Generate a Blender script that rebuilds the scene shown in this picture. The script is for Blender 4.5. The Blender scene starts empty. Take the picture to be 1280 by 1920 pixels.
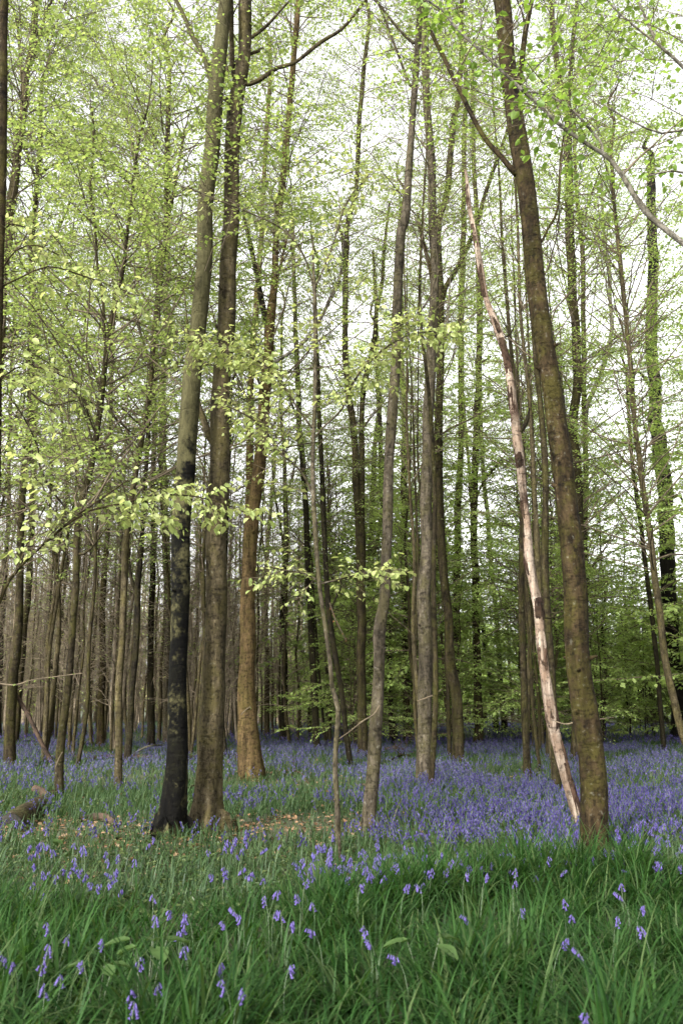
import bpy, math, random
import numpy as np
from mathutils import Vector

# ------------------------------------------------------------------ camera, sky, sun, exposure
SC = bpy.context.scene
COL = SC.collection
F, PITCH, EYE = 1600.0, math.atan(360 / 1600.0), 1.5
cam = bpy.data.cameras.new('camera')
cam.sensor_fit = 'VERTICAL'; cam.sensor_height = 36; cam.sensor_width = 24; cam.lens = 30.0
cam.clip_start = 0.05; cam.clip_end = 2000
cam.dof.use_dof = True; cam.dof.focus_distance = 12.0; cam.dof.aperture_fstop = 3.4
co = bpy.data.objects.new('camera', cam); COL.objects.link(co)
co.location = (0, 0, EYE); co.rotation_euler = (math.radians(90) + PITCH, 0, 0)
SC.camera = co

SUN_EL, SUN_AZ = math.radians(31), math.radians(214)
w = bpy.data.worlds.new('World'); SC.world = w; w.use_nodes = True
nt = w.node_tree; nt.nodes.clear()
sky = nt.nodes.new('ShaderNodeTexSky'); sky.sky_type = 'NISHITA'; sky.sun_disc = False
sky.sun_elevation = SUN_EL; sky.sun_rotation = SUN_AZ; sky.dust_density = 4.0; sky.air_density = 1.0
hs = nt.nodes.new('ShaderNodeHueSaturation'); hs.inputs['Saturation'].default_value = 0.04; hs.inputs['Value'].default_value = 1.35   # white overcast
bg = nt.nodes.new('ShaderNodeBackground'); bg.inputs['Strength'].default_value = 0.15
wo = nt.nodes.new('ShaderNodeOutputWorld')
nt.links.new(sky.outputs[0], hs.inputs['Color']); nt.links.new(hs.outputs[0], bg.inputs[0]); nt.links.new(bg.outputs[0], wo.inputs[0])
sl = bpy.data.lights.new('sun', 'SUN'); sl.energy = 2.2; sl.angle = math.radians(4); sl.color = (1.0, 0.95, 0.87)
so = bpy.data.objects.new('sun', sl); COL.objects.link(so)
sd = Vector((math.sin(SUN_AZ) * math.cos(SUN_EL), math.cos(SUN_AZ) * math.cos(SUN_EL), math.sin(SUN_EL)))
so.rotation_euler = sd.to_track_quat('Z', 'Y').to_euler(); so.location = (0, 0, 40)
SC.view_settings.view_transform = 'Standard'; SC.view_settings.look = 'None'
SC.view_settings.gamma = 1.0; SC.view_settings.exposure = 1.72
SC.cycles.max_bounces = 8; SC.cycles.diffuse_bounces = 6; SC.cycles.transmission_bounces = 6; SC.cycles.glossy_bounces = 2
SC.cycles.use_denoising = True
rng = np.random.default_rng(7)

# ------------------------------------------------------------------ small maths
def ray(u, v):
    xc, yc = (u - 640) / F, (960 - v) / F
    c, s = math.cos(PITCH), math.sin(PITCH)
    return np.array([xc, c - yc * s, s + yc * c])
def vnoise(x, y, seed=0):
    x = np.asarray(x, float); y = np.asarray(y, float)
    xi, yi = np.floor(x), np.floor(y); fx, fy = x - xi, y - yi
    fx = fx * fx * (3 - 2 * fx); fy = fy * fy * (3 - 2 * fy)
    def h(a, b):
        q = np.sin(a * 127.1 + b * 311.7 + seed * 74.7) * 43758.5453
        return q - np.floor(q)
    return (h(xi, yi) * (1 - fx) + h(xi + 1, yi) * fx) * (1 - fy) + (h(xi, yi + 1) * (1 - fx) + h(xi + 1, yi + 1) * fx) * fy
def fbm(x, y, seed=0):
    return (vnoise(x, y, seed) + .5 * vnoise(2 * x, 2 * y, seed + 3) + .25 * vnoise(4 * x, 4 * y, seed + 7)) / 1.75
def gz(x, y):                                       # height of the woodland floor
    return .16 * (fbm(np.asarray(x) * .35, np.asarray(y) * .35, 5) - .5) * np.clip(np.asarray(y) / 9, .3, 1)
def ground_at(u, v, h=0.0):
    d = ray(u, v); t = (h - EYE) / d[2]
    return np.array([d[0] * t, d[1] * t, h])
def at(u, v, Y):
    d = ray(u, v); t = Y / d[1]
    return d * t + np.array([0, 0, EYE]), t
def norm(a):
    return a / np.maximum(np.linalg.norm(a, axis=-1, keepdims=True), 1e-9)
def catmull(P, step):
    P = np.asarray(P, float); n = len(P)
    if n == 2: P = np.vstack([P[0], (P[0] + P[1]) / 2, P[1]]); n = 3
    E = np.vstack([2 * P[0] - P[1], P, 2 * P[-1] - P[-2]])
    out = []
    for i in range(n - 1):
        a, b, c, d = E[i], E[i + 1], E[i + 2], E[i + 3]
        k = max(1, int(np.linalg.norm((c - b)[:3]) / step + .5))
        t = (np.arange(k) / k)[:, None]
        out.append(.5 * (2 * b + (c - a) * t + (2 * a - 5 * b + 4 * c - d) * t ** 2 + (-a + 3 * b - 3 * c + d) * t ** 3))
    out.append(P[-1:]); return np.vstack(out)

# ------------------------------------------------------------------ mesh helpers
def mesh(name, parts):
    """parts: list of (verts, faces (n,k) array, material). One mesh of them all."""
    V, LV, LS, MI, mats, nv = [], [], [], [], [], 0
    for v, f, m in parts:
        if len(v) == 0: continue
        if m not in mats: mats.append(m)
        f = np.asarray(f, np.int64); V.append(np.asarray(v, np.float32)); LV.append((f + nv).ravel())
        LS.append(np.full(len(f), f.shape[1], np.int64)); MI.append(np.full(len(f), mats.index(m), np.int32)); nv += len(v)
    me = bpy.data.meshes.new(name)
    V = np.concatenate(V); LV = np.concatenate(LV); LS = np.concatenate(LS); MI = np.concatenate(MI)
    me.vertices.add(len(V)); me.vertices.foreach_set('co', V.ravel())
    me.loops.add(len(LV)); me.loops.foreach_set('vertex_index', LV.astype(np.int32))
    me.polygons.add(len(LS)); st = np.concatenate([[0], np.cumsum(LS)[:-1]]).astype(np.int32)
    me.polygons.foreach_set('loop_start', st); me.polygons.foreach_set('material_index', MI)
    me.polygons.foreach_set('use_smooth', np.ones(len(LS), bool))
    for m in mats: me.materials.append(m)
    me.update(calc_edges=True); return me
def obj(name, me, parent=None, loc=None):
    o = bpy.data.objects.new(name, me); COL.objects.link(o)
    if parent is not None: o.parent = parent
    if loc is not None: o.location = loc
    return o
def tag(o, label=None, cat=None, group=None, kind=None):
    if label: o['label'] = label
    if cat: o['category'] = cat
    if group: o['group'] = group
    if kind: o['kind'] = kind
    return o
def thing(name, label, cat, loc, group=None):
    return tag(obj(name, None, None, loc), label, cat, group)
def tube(P, R, sides=12, rough=0.0, flare=0.0, lobes=5, seed=0, cap=True):
    """Tube along P with radii R; rough roughens the outline, flare spreads the foot into root lobes."""
    P = np.asarray(P, float); R = np.asarray(R, float); n = len(P)
    T = norm(np.gradient(P, axis=0)); ref = np.array([1.0, 0, 0])
    if abs(T[0] @ ref) > .9: ref = np.array([0, 1.0, 0])
    N = np.zeros_like(P); N[0] = norm(ref - T[0] * (ref @ T[0]))
    for i in range(1, n):
        N[i] = norm(N[i - 1] - T[i] * (N[i - 1] @ T[i]))
    B = np.cross(T, N); th = np.arange(sides) * 2 * np.pi / sides
    s = np.concatenate([[0], np.cumsum(np.linalg.norm(np.diff(P, axis=0), axis=1))])
    rr = R[:, None] * np.ones((1, sides))
    if rough:
        A, S = np.meshgrid(th, s)
        k = vnoise(np.cos(A) * 1.6 + 5 + seed, S * 2.2 + np.sin(A) * 1.6, seed) - .5
        k2 = vnoise(np.cos(A) * 4 + 9 + seed, S * 9 + np.sin(A) * 4, seed + 2) - .5
        rr = rr * (1 + rough * (1.6 * k + .8 * k2))
    if flare:
        e = np.exp(-s / (R[0] * 3.4))[:, None]
        rr = rr * (1 + flare * e * (.65 + .55 * np.cos(lobes * th + seed)[None, :] + .3 * np.cos((lobes - 2) * th + seed * 2)[None, :]))
    V = P[:, None] + rr[..., None] * (np.cos(th)[None, :, None] * N[:, None] + np.sin(th)[None, :, None] * B[:, None])
    i = np.arange(n - 1)[:, None] * sides; j = np.arange(sides)[None]; jn = (j + 1) % sides
    Fq = np.stack([i + j, i + jn, i + sides + jn, i + sides + j], -1).reshape(-1, 4)
    V = V.reshape(-1, 3)
    if cap:                                          # a closing ring pulled to the axis
        V = np.vstack([V, P[-1:] + T[-1] * R[-1] * .3])
        top = (n - 1) * sides; c = len(V) - 1
        Fq = np.vstack([Fq, np.stack([top + j[0], top + jn[0], np.full(sides, c), np.full(sides, c)], -1)])
    return V, Fq
def fix_quads(Fq):                                   # split degenerate cap quads into triangles
    bad = Fq[:, 2] == Fq[:, 3]
    return Fq[~bad], Fq[bad][:, :3]
def tparts(V, Fq, m):
    q, t = fix_quads(Fq); out = [(V, q, m)]
    if len(t):
        out = [(V, q, m), (V, t, m)]
        # share vertices: emit the cap on its own few vertices
        u, inv = np.unique(t, return_inverse=True); out[1] = (V[u], inv.reshape(t.shape), m)
    return out
def tubes(P, R, sides=3):
    """Many thin tubes at once: P (k,n,3), R (k,n)."""
    k, n, _ = P.shape
    if k == 0: return np.zeros((0, 3)), np.zeros((0, 4), int)
    T = norm(np.gradient(P, axis=1)); ref = np.where(np.abs(T[:, :1, 2:3]) > .8, np.array([1.0, 0, 0]), np.array([0, 0, 1.0]))
    N = norm(np.cross(T, np.broadcast_to(ref, T.shape))); B = np.cross(T, N)
    th = np.arange(sides) * 2 * np.pi / sides
    V = P[:, :, None] + R[:, :, None, None] * (np.cos(th)[:, None] * N[:, :, None] + np.sin(th)[:, None] * B[:, :, None])
    i = (np.arange(k)[:, None, None] * n + np.arange(n - 1)[None, :, None]) * sides; j = np.arange(sides)[None, None]; jn = (j + 1) % sides
    Fq = np.stack([i + j, i + jn, i + sides + jn, i + sides + j], -1).reshape(-1, 4)
    return V.reshape(-1, 3), Fq
def leaves(Pb, A, Nn, L, W, near=True):
    """Leaf blades from base points: axis A, normal Nn, length L, width W. Folded along the midrib."""
    k = len(Pb)
    if k == 0: return np.zeros((0, 3)), np.zeros((0, 4), int)
    A = norm(A); S = norm(np.cross(A, Nn)); Nn = np.cross(S, A); L = L[:, None]; W = W[:, None]
    if near:
        V = np.stack([Pb, Pb + A * L * .3 + S * W * .5 + Nn * W * .16, Pb + A * L * .68 + S * W * .4 + Nn * W * .1,
                      Pb + A * L - Nn * L * .12, Pb + A * L * .68 - S * W * .4 + Nn * W * .1, Pb + A * L * .3 - S * W * .5 + Nn * W * .16], 1)
        b = np.arange(k)[:, None] * 6
        return V.reshape(-1, 3), np.concatenate([b + [0, 1, 2, 3], b + [0, 3, 4, 5]])
    V = np.stack([Pb, Pb + A * L * .45 + S * W * .5 + Nn * W * .14, Pb + A * L, Pb + A * L * .45 - S * W * .5 + Nn * W * .14], 1)
    b = np.arange(k)[:, None] * 4
    return V.reshape(-1, 3), b + [0, 1, 2, 3]

# ------------------------------------------------------------------ materials
def nodes(name):
    m = bpy.data.materials.new(name); m.use_nodes = True; t = m.node_tree; t.nodes.clear()
    return m, t, t.nodes.new, lambda a, b: t.links.new(a, b)
def ramp(new, stops):
    r = new('ShaderNodeValToRGB'); e = r.color_ramp.elements
    while len(e) < len(stops): e.new(.5)
    for x, (p, c) in zip(e, stops): x.position = p; x.color = (*c, 1) if len(c) == 3 else c
    return r
def bark(name, dark, light, moss=(.06, .062, .015), mossamt=.5, spots=(.3, .3, .24), spotamt=.25, stretch=.35, bump=.8, patch=None, zfade=None):
    m, t, new, ln = nodes(name)
    out = new('ShaderNodeOutputMaterial'); p = new('ShaderNodeBsdfPrincipled'); p.inputs['Roughness'].default_value = .88
    p.inputs['Specular IOR Level'].default_value = .08
    tc = new('ShaderNodeTexCoord'); mp = new('ShaderNodeMapping'); mp.inputs['Scale'].default_value = (1, 1, stretch); ln(tc.outputs['Object'], mp.inputs[0])
    n1 = new('ShaderNodeTexNoise'); n1.inputs['Scale'].default_value = 11; n1.inputs['Detail'].default_value = 9; n1.inputs['Roughness'].default_value = .78; ln(mp.outputs[0], n1.inputs[0])
    r1 = ramp(new, [(.38, tuple(.26 * c for c in dark)), (.64, tuple(.40 * c for c in light))]); ln(n1.outputs[0], r1.inputs[0])
    n2 = new('ShaderNodeTexNoise'); n2.inputs['Scale'].default_value = 3.2; n2.inputs['Detail'].default_value = 9; n2.inputs['Roughness'].default_value = .74; ln(tc.outputs['Object'], n2.inputs[0])
    r2 = ramp(new, [(.46, (0, 0, 0)), (.57, (min(1, mossamt * 1.2),) * 3)]); ln(n2.outputs[0], r2.inputs[0])
    mx = new('ShaderNodeMixRGB'); mx.inputs[2].default_value = (*[.55 * c for c in moss], 1); ln(r2.outputs[0], mx.inputs[0]); ln(r1.outputs[0], mx.inputs[1])
    n3 = new('ShaderNodeTexNoise'); n3.inputs['Scale'].default_value = 24; n3.inputs['Detail'].default_value = 4; ln(tc.outputs['Object'], n3.inputs[0])
    r3 = ramp(new, [(.62, (0, 0, 0)), (.70, (spotamt,) * 3)]); ln(n3.outputs[0], r3.inputs[0])
    r7 = ramp(new, [(.36, (.3, .3, .3)), (.46, (1, 1, 1))]); ln(n3.outputs[0], r7.inputs[0]); mx7 = new('ShaderNodeMixRGB'); mx7.blend_type = 'MULTIPLY'; mx7.inputs[0].default_value = .8; ln(mx.outputs[0], mx7.inputs[1]); ln(r7.outputs[0], mx7.inputs[2]); mx = mx7
    mx2 = new('ShaderNodeMixRGB'); mx2.inputs[2].default_value = (*[.55 * c for c in spots], 1); ln(r3.outputs[0], mx2.inputs[0]); ln(mx.outputs[0], mx2.inputs[1])
    mp2 = new('ShaderNodeMapping'); mp2.inputs['Scale'].default_value = (2.2, 2.2, 6); ln(tc.outputs['Object'], mp2.inputs[0])
    n4 = new('ShaderNodeTexNoise'); n4.inputs['Scale'].default_value = 2.0; n4.inputs['Detail'].default_value = 7; ln(mp2.outputs[0], n4.inputs[0])
    r4 = ramp(new, [(.30, (.5, .5, .5)), (.46, (1, 1, 1))]); ln(n4.outputs[0], r4.inputs[0])       # ring scars across the bark
    mx3 = new('ShaderNodeMixRGB'); mx3.blend_type = 'MULTIPLY'; mx3.inputs[0].default_value = .6; ln(mx2.outputs[0], mx3.inputs[1]); ln(r4.outputs[0], mx3.inputs[2])
    mp6 = new('ShaderNodeMapping'); mp6.inputs['Scale'].default_value = (1, 1, .09); ln(tc.outputs['Object'], mp6.inputs[0])
    n6 = new('ShaderNodeTexNoise'); n6.inputs['Scale'].default_value = 7; n6.inputs['Detail'].default_value = 7; n6.inputs['Roughness'].default_value = .7; ln(mp6.outputs[0], n6.inputs[0])
    r6 = ramp(new, [(.40, (.38, .38, .36)), (.56, (1, 1, 1))]); ln(n6.outputs[0], r6.inputs[0])       # rain streaks down the stem
    mx6 = new('ShaderNodeMixRGB'); mx6.blend_type = 'MULTIPLY'; mx6.inputs[0].default_value = .75; ln(mx3.outputs[0], mx6.inputs[1]); ln(r6.outputs[0], mx6.inputs[2])
    last = mx6.outputs[0]
    if patch:
        n5 = new('ShaderNodeTexNoise'); n5.inputs['Scale'].default_value = 1.5; n5.inputs['Detail'].default_value = 10; n5.inputs['Roughness'].default_value = .75; ln(tc.outputs['Object'], n5.inputs[0])
        src = n5.outputs[0]
        if zfade:                                    # the stain thins out up the trunk
            sx = new('ShaderNodeSeparateXYZ'); ln(tc.outputs['Object'], sx.inputs[0]); mr = new('ShaderNodeMapRange'); ln(sx.outputs[2], mr.inputs[0])
            for i_, v_ in zip((1, 2, 3, 4), zfade): mr.inputs[i_].default_value = v_
            a5 = new('ShaderNodeMath'); a5.operation = 'ADD'; ln(src, a5.inputs[0]); ln(mr.outputs[0], a5.inputs[1]); src = a5.outputs[0]
        r5 = ramp(new, [(patch[1], (0, 0, 0)), (patch[1] + .07, (1, 1, 1))]); ln(src, r5.inputs[0])
        mx4 = new('ShaderNodeMixRGB'); rp = ramp(new, [(.36, tuple(.3 * c for c in patch[0])), (.64, patch[0])]); ln(n1.outputs[0], rp.inputs[0]); ln(rp.outputs[0], mx4.inputs[2]); ln(r5.outputs[0], mx4.inputs[0]); ln(last, mx4.inputs[1]); last = mx4.outputs[0]
    ln(last, p.inputs['Base Color'])
    ad = new('ShaderNodeMath'); ad.operation = 'ADD'; ln(n1.outputs[0], ad.inputs[0]); ln(r4.outputs[0], ad.inputs[1])
    bp = new('ShaderNodeBump'); bp.inputs['Strength'].default_value = bump; bp.inputs['Distance'].default_value = .03; ln(ad.outputs[0], bp.inputs['Height']); ln(bp.outputs[0], p.inputs['Normal'])
    ln(p.outputs[0], out.inputs[0]); return m
def leaf(name, cols, trans, tcol, rough=.45, spec=.35):
    """Thin leaf: cols are shades from leaf to leaf, trans how much light passes through."""
    m, t, new, ln = nodes(name)
    out = new('ShaderNodeOutputMaterial'); p = new('ShaderNodeBsdfPrincipled'); p.inputs['Roughness'].default_value = rough; p.inputs['Specular IOR Level'].default_value = spec
    g = new('ShaderNodeNewGeometry'); r = ramp(new, [(i / max(1, len(cols) - 1), c) for i, c in enumerate(cols)]); ln(g.outputs['Random Per Island'], r.inputs[0])
    ln(r.outputs[0], p.inputs['Base Color'])
    tr = new('ShaderNodeBsdfTranslucent'); mm = new('ShaderNodeMixRGB'); mm.blend_type = 'MULTIPLY'; mm.inputs[0].default_value = 1
    mm.inputs[2].default_value = (*tcol, 1); ln(r.outputs[0], mm.inputs[1]); ln(mm.outputs[0], tr.inputs[0])
    mx = new('ShaderNodeMixShader'); mx.inputs[0].default_value = trans; ln(p.outputs[0], mx.inputs[1]); ln(tr.outputs[0], mx.inputs[2]); ln(mx.outputs[0], out.inputs[0])
    return m
def plain(name, c, rough=.8, c2=None, scale=8):
    m, t, new, ln = nodes(name)
    out = new('ShaderNodeOutputMaterial'); p = new('ShaderNodeBsdfPrincipled'); p.inputs['Roughness'].default_value = rough; p.inputs['Specular IOR Level'].default_value = .3
    tc = new('ShaderNodeTexCoord'); n = new('ShaderNodeTexNoise'); n.inputs['Scale'].default_value = scale; n.inputs['Detail'].default_value = 8; ln(tc.outputs['Object'], n.inputs[0])
    r = ramp(new, [(.35, c), (.68, c2 or c)]); ln(n.outputs[0], r.inputs[0]); ln(r.outputs[0], p.inputs['Base Color'])
    b = new('ShaderNodeBump'); b.inputs['Strength'].default_value = .4; b.inputs['Distance'].default_value = .02; ln(n.outputs[0], b.inputs['Height']); ln(b.outputs[0], p.inputs['Normal'])
    ln(p.outputs[0], out.inputs[0]); return m

M = {
    'olive': bark('olive bark', (.03, .022, .012), (.11, .085, .045), (.06, .055, .015), .75),
    'brown': bark('brown bark', (.022, .015, .007), (.105, .072, .034), (.06, .052, .012), .7),
    'grey': bark('grey bark', (.065, .052, .034), (.235, .195, .138), (.10, .09, .035), .45, (.4, .38, .32), .3),
    'pale': bark('pale grey bark', (.22, .20, .15), (.55, .50, .42), (.12, .11, .05), .35, (.5, .48, .42), .3),
    'tan': bark('grey brown bark', (.055, .043, .022), (.215, .172, .098), (.10, .085, .03), .6, (.32, .3, .22), .3),
    'orange': bark('orange brown bark', (.10, .066, .028), (.27, .18, .082), (.12, .095, .028), .55, (.3, .22, .12), .25),
    'stained': bark('black stained bark', (.001, .001, .001), (.008, .007, .005), (.014, .014, .006), .35, (.10, .10, .05), .15, patch=((.062, .057, .026), .525), zfade=(3.0, 6.2, .005, .24)),
    'dark': bark('dark bark', (.016, .013, .008), (.06, .047, .028), (.05, .045, .014), .5),
    'black': bark('blackish furrowed bark', (.008, .006, .005), (.03, .024, .02), (.02, .02, .01), .3, spotamt=.05, bump=1.0),
    'twig': plain('brown twig bark', (.045, .034, .02), .85, (.10, .078, .048)),
    'thicket': plain('pinkish brown twig bark', (.085, .066, .042), .85, (.185, .148, .10)),
    'wood': bark('bare weathered wood', (.30, .21, .15), (1.0, .82, .65), (.28, .18, .12), .5, (.55, .45, .36), .3, stretch=.08, patch=((.05, .03, .02), .56)),
    'flake': bark('peeling bark', (.05, .03, .02), (.17, .10, .07), (.1, .07, .04), .4),
    'cut': plain('sawn log end', (.008, .007, .006), .9, (.02, .017, .014), 20),
    'log': bark('log bark', (.05, .036, .02), (.17, .13, .08), (.12, .11, .04), .5),
    'rot': plain('rotten wood', (.018, .012, .008), .95, (.06, .037, .023), 12),
}
LF = {
    'fresh': leaf('fresh spring leaves', [(.12, .18, .045), (.19, .255, .075), (.25, .31, .11), (.16, .235, .058)], .55, (1.35, 1.28, .95)),
    'pale': leaf('pale new leaves', [(.19, .25, .07), (.28, .335, .115), (.36, .40, .165), (.24, .30, .09)], .5, (1.3, 1.2, 1.0)),
    'green': leaf('green leaves', [(.14, .215, .06), (.20, .28, .09), (.26, .34, .12), (.17, .245, .06)], .55, (1.5, 1.45, .9)),
    'deep': leaf('deep green leaves', [(.10, .17, .03), (.14, .22, .045), (.19, .28, .07)], .55, (1.5, 1.45, .9)),
    'yellow': leaf('yellow green leaves', [(.20, .22, .07), (.29, .29, .10), (.26, .23, .09), (.22, .26, .08)], .5, (1.3, 1.2, .9)),
    'bud': leaf('brown buds and first leaves', [(.20, .16, .08), (.25, .26, .10), (.23, .30, .09), (.20, .24, .08)], .5, (1.3, 1.2, 1)),
    'red': leaf('withered leaves', [(.30, .10, .06), (.38, .18, .10), (.28, .14, .07)], .4, (1.2, 1, .9)),
    'grass': leaf('long grass blades', [(.008, .027, .006), (.018, .052, .011), (.038, .084, .022), (.011, .035, .008), (.066, .098, .036)], .45, (1.5, 1.5, .7), .5, .10),
    'strap': leaf('bluebell leaf blades', [(.018, .040, .016), (.034, .065, .024), (.055, .09, .034)], .4, (1.4, 1.4, .8), .5, .2),
    'herb': leaf('low green herbs', [(.025, .042, .012), (.045, .07, .02), (.075, .10, .032), (.04, .055, .018)], .35, (1.3, 1.3, .8)),
    'bell': leaf('bluebell petals', [(.022, .018, .095), (.038, .031, .132), (.056, .037, .14), (.083, .072, .19), (.028, .023, .112)], .35, (1.15, 1.05, 1.2), .5, .3),
    'glade': leaf('bright understorey leaves', [(.18, .27, .07), (.25, .34, .10), (.31, .39, .13), (.21, .30, .08)], .55, (1.5, 1.45, 1.0)),
    'nearbell': leaf('fresh bluebell petals', [(.05, .042, .17), (.08, .066, .235), (.11, .08, .25), (.085, .07, .24)], .35, (1.2, 1.1, 1.2), .5, .3),
    'stem': leaf('bluebell stems', [(.05, .085, .04), (.08, .10, .06)], .1, (1, 1, 1)),
    'litter': leaf('dead fallen leaves', [(.11, .058, .03), (.19, .105, .055), (.26, .165, .095), (.07, .038, .02), (.32, .225, .14)], .15, (1, .9, .8), .7, .2),
    'dock': leaf('pale broad leaves', [(.035, .075, .018), (.06, .10, .03)], .4, (1.2, 1.2, .9)),
}

# ------------------------------------------------------------------ woodland floor
def ground():
    g = np.concatenate([-np.geomspace(400, 12, 24), np.linspace(-11.5, 11.5, 93), np.geomspace(12, 400, 24)])
    gy = np.concatenate([-np.geomspace(300, 1, 18), np.linspace(0, 25, 101), np.geomspace(26, 500, 50)])
    X, Y = np.meshgrid(g, gy); Z = gz(X, Y)
    V = np.stack([X, Y, Z], -1).reshape(-1, 3); nx, ny = len(g), len(gy)
    i = np.arange(ny - 1)[:, None] * nx; j = np.arange(nx - 1)[None]
    Fq = np.stack([i + j, i + j + 1, i + nx + j + 1, i + nx + j], -1).reshape(-1, 4)
    m, t, new, ln = nodes('woodland soil')
    out = new('ShaderNodeOutputMaterial'); p = new('ShaderNodeBsdfPrincipled'); p.inputs['Roughness'].default_value = .95
    tc = new('ShaderNodeTexCoord')
    n1 = new('ShaderNodeTexNoise'); n1.inputs['Scale'].default_value = 9; n1.inputs['Detail'].default_value = 10; n1.inputs['Roughness'].default_value = .75; ln(tc.outputs['Object'], n1.inputs[0])
    r1 = ramp(new, [(.3, (.02, .018, .009)), (.5, (.045, .05, .02)), (.68, (.085, .065, .036))]); ln(n1.outputs[0], r1.inputs[0])
    n2 = new('ShaderNodeTexNoise'); n2.inputs['Scale'].default_value = .5; n2.inputs['Detail'].default_value = 5; ln(tc.outputs['Object'], n2.inputs[0])
    r2 = ramp(new, [(.42, (0, 0, 0)), (.6, (.7, .7, .7))]); ln(n2.outputs[0], r2.inputs[0])
    mx = new('ShaderNodeMixRGB'); mx.inputs[2].default_value = (.03, .05, .018, 1); ln(r2.outputs[0], mx.inputs[0]); ln(r1.outputs[0], mx.inputs[1]); ln(mx.outputs[0], p.inputs['Base Color'])
    b = new('ShaderNodeBump'); b.inputs['Strength'].default_value = .8; b.inputs['Distance'].default_value = .05; ln(n1.outputs[0], b.inputs['Height']); ln(b.outputs[0], p.inputs['Normal']); ln(p.outputs[0], out.inputs[0])
    tag(obj('ground', mesh('ground', [(V, Fq, m)])), 'leafy brown woodland floor under the bluebells', None, None, 'structure')
ground()

# ------------------------------------------------------------------ foliage generator
def grow(rg, path, rad, nb, h0, h1, L, el=(24, 54), bend=-.12, wob=.12, thick=1.0):
    """nb side branches off a trunk path (n,3): polylines (nb,9,3) and radii."""
    z = path[:, 2]; hs_ = np.sort(h0 + (h1 - h0) * rg.random(nb) ** .9)
    idx = np.clip(np.searchsorted(np.maximum.accumulate(z), hs_), 0, len(z) - 1)
    p0 = path[idx]; r0 = rad[idx]
    az = rg.uniform(0, 6.283, nb); e = np.radians(rg.uniform(el[0] - 12, el[1] + 5, nb))
    f = (hs_ - h0) / max(h1 - h0, .1)
    Ln = L * (.55 + .7 * rg.random(nb)) * (1.08 - .5 * f)
    d = np.stack([np.cos(az) * np.cos(e), np.sin(az) * np.cos(e), np.sin(e)], -1)
    P = [p0]; n = 9
    for k in range(n - 1):
        d = norm(d + np.stack([rg.normal(0, wob, nb), rg.normal(0, wob, nb), rg.normal(0, wob * .7, nb) + bend * (k / n)], -1))
        P.append(P[-1] + d * (Ln / (n - 1))[:, None])
    P = np.stack(P, 1); rb = np.minimum(r0 * .45, .003 + .0055 * Ln) * thick
    return P, rb[:, None] * np.linspace(1, .22, n)[None]
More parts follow.
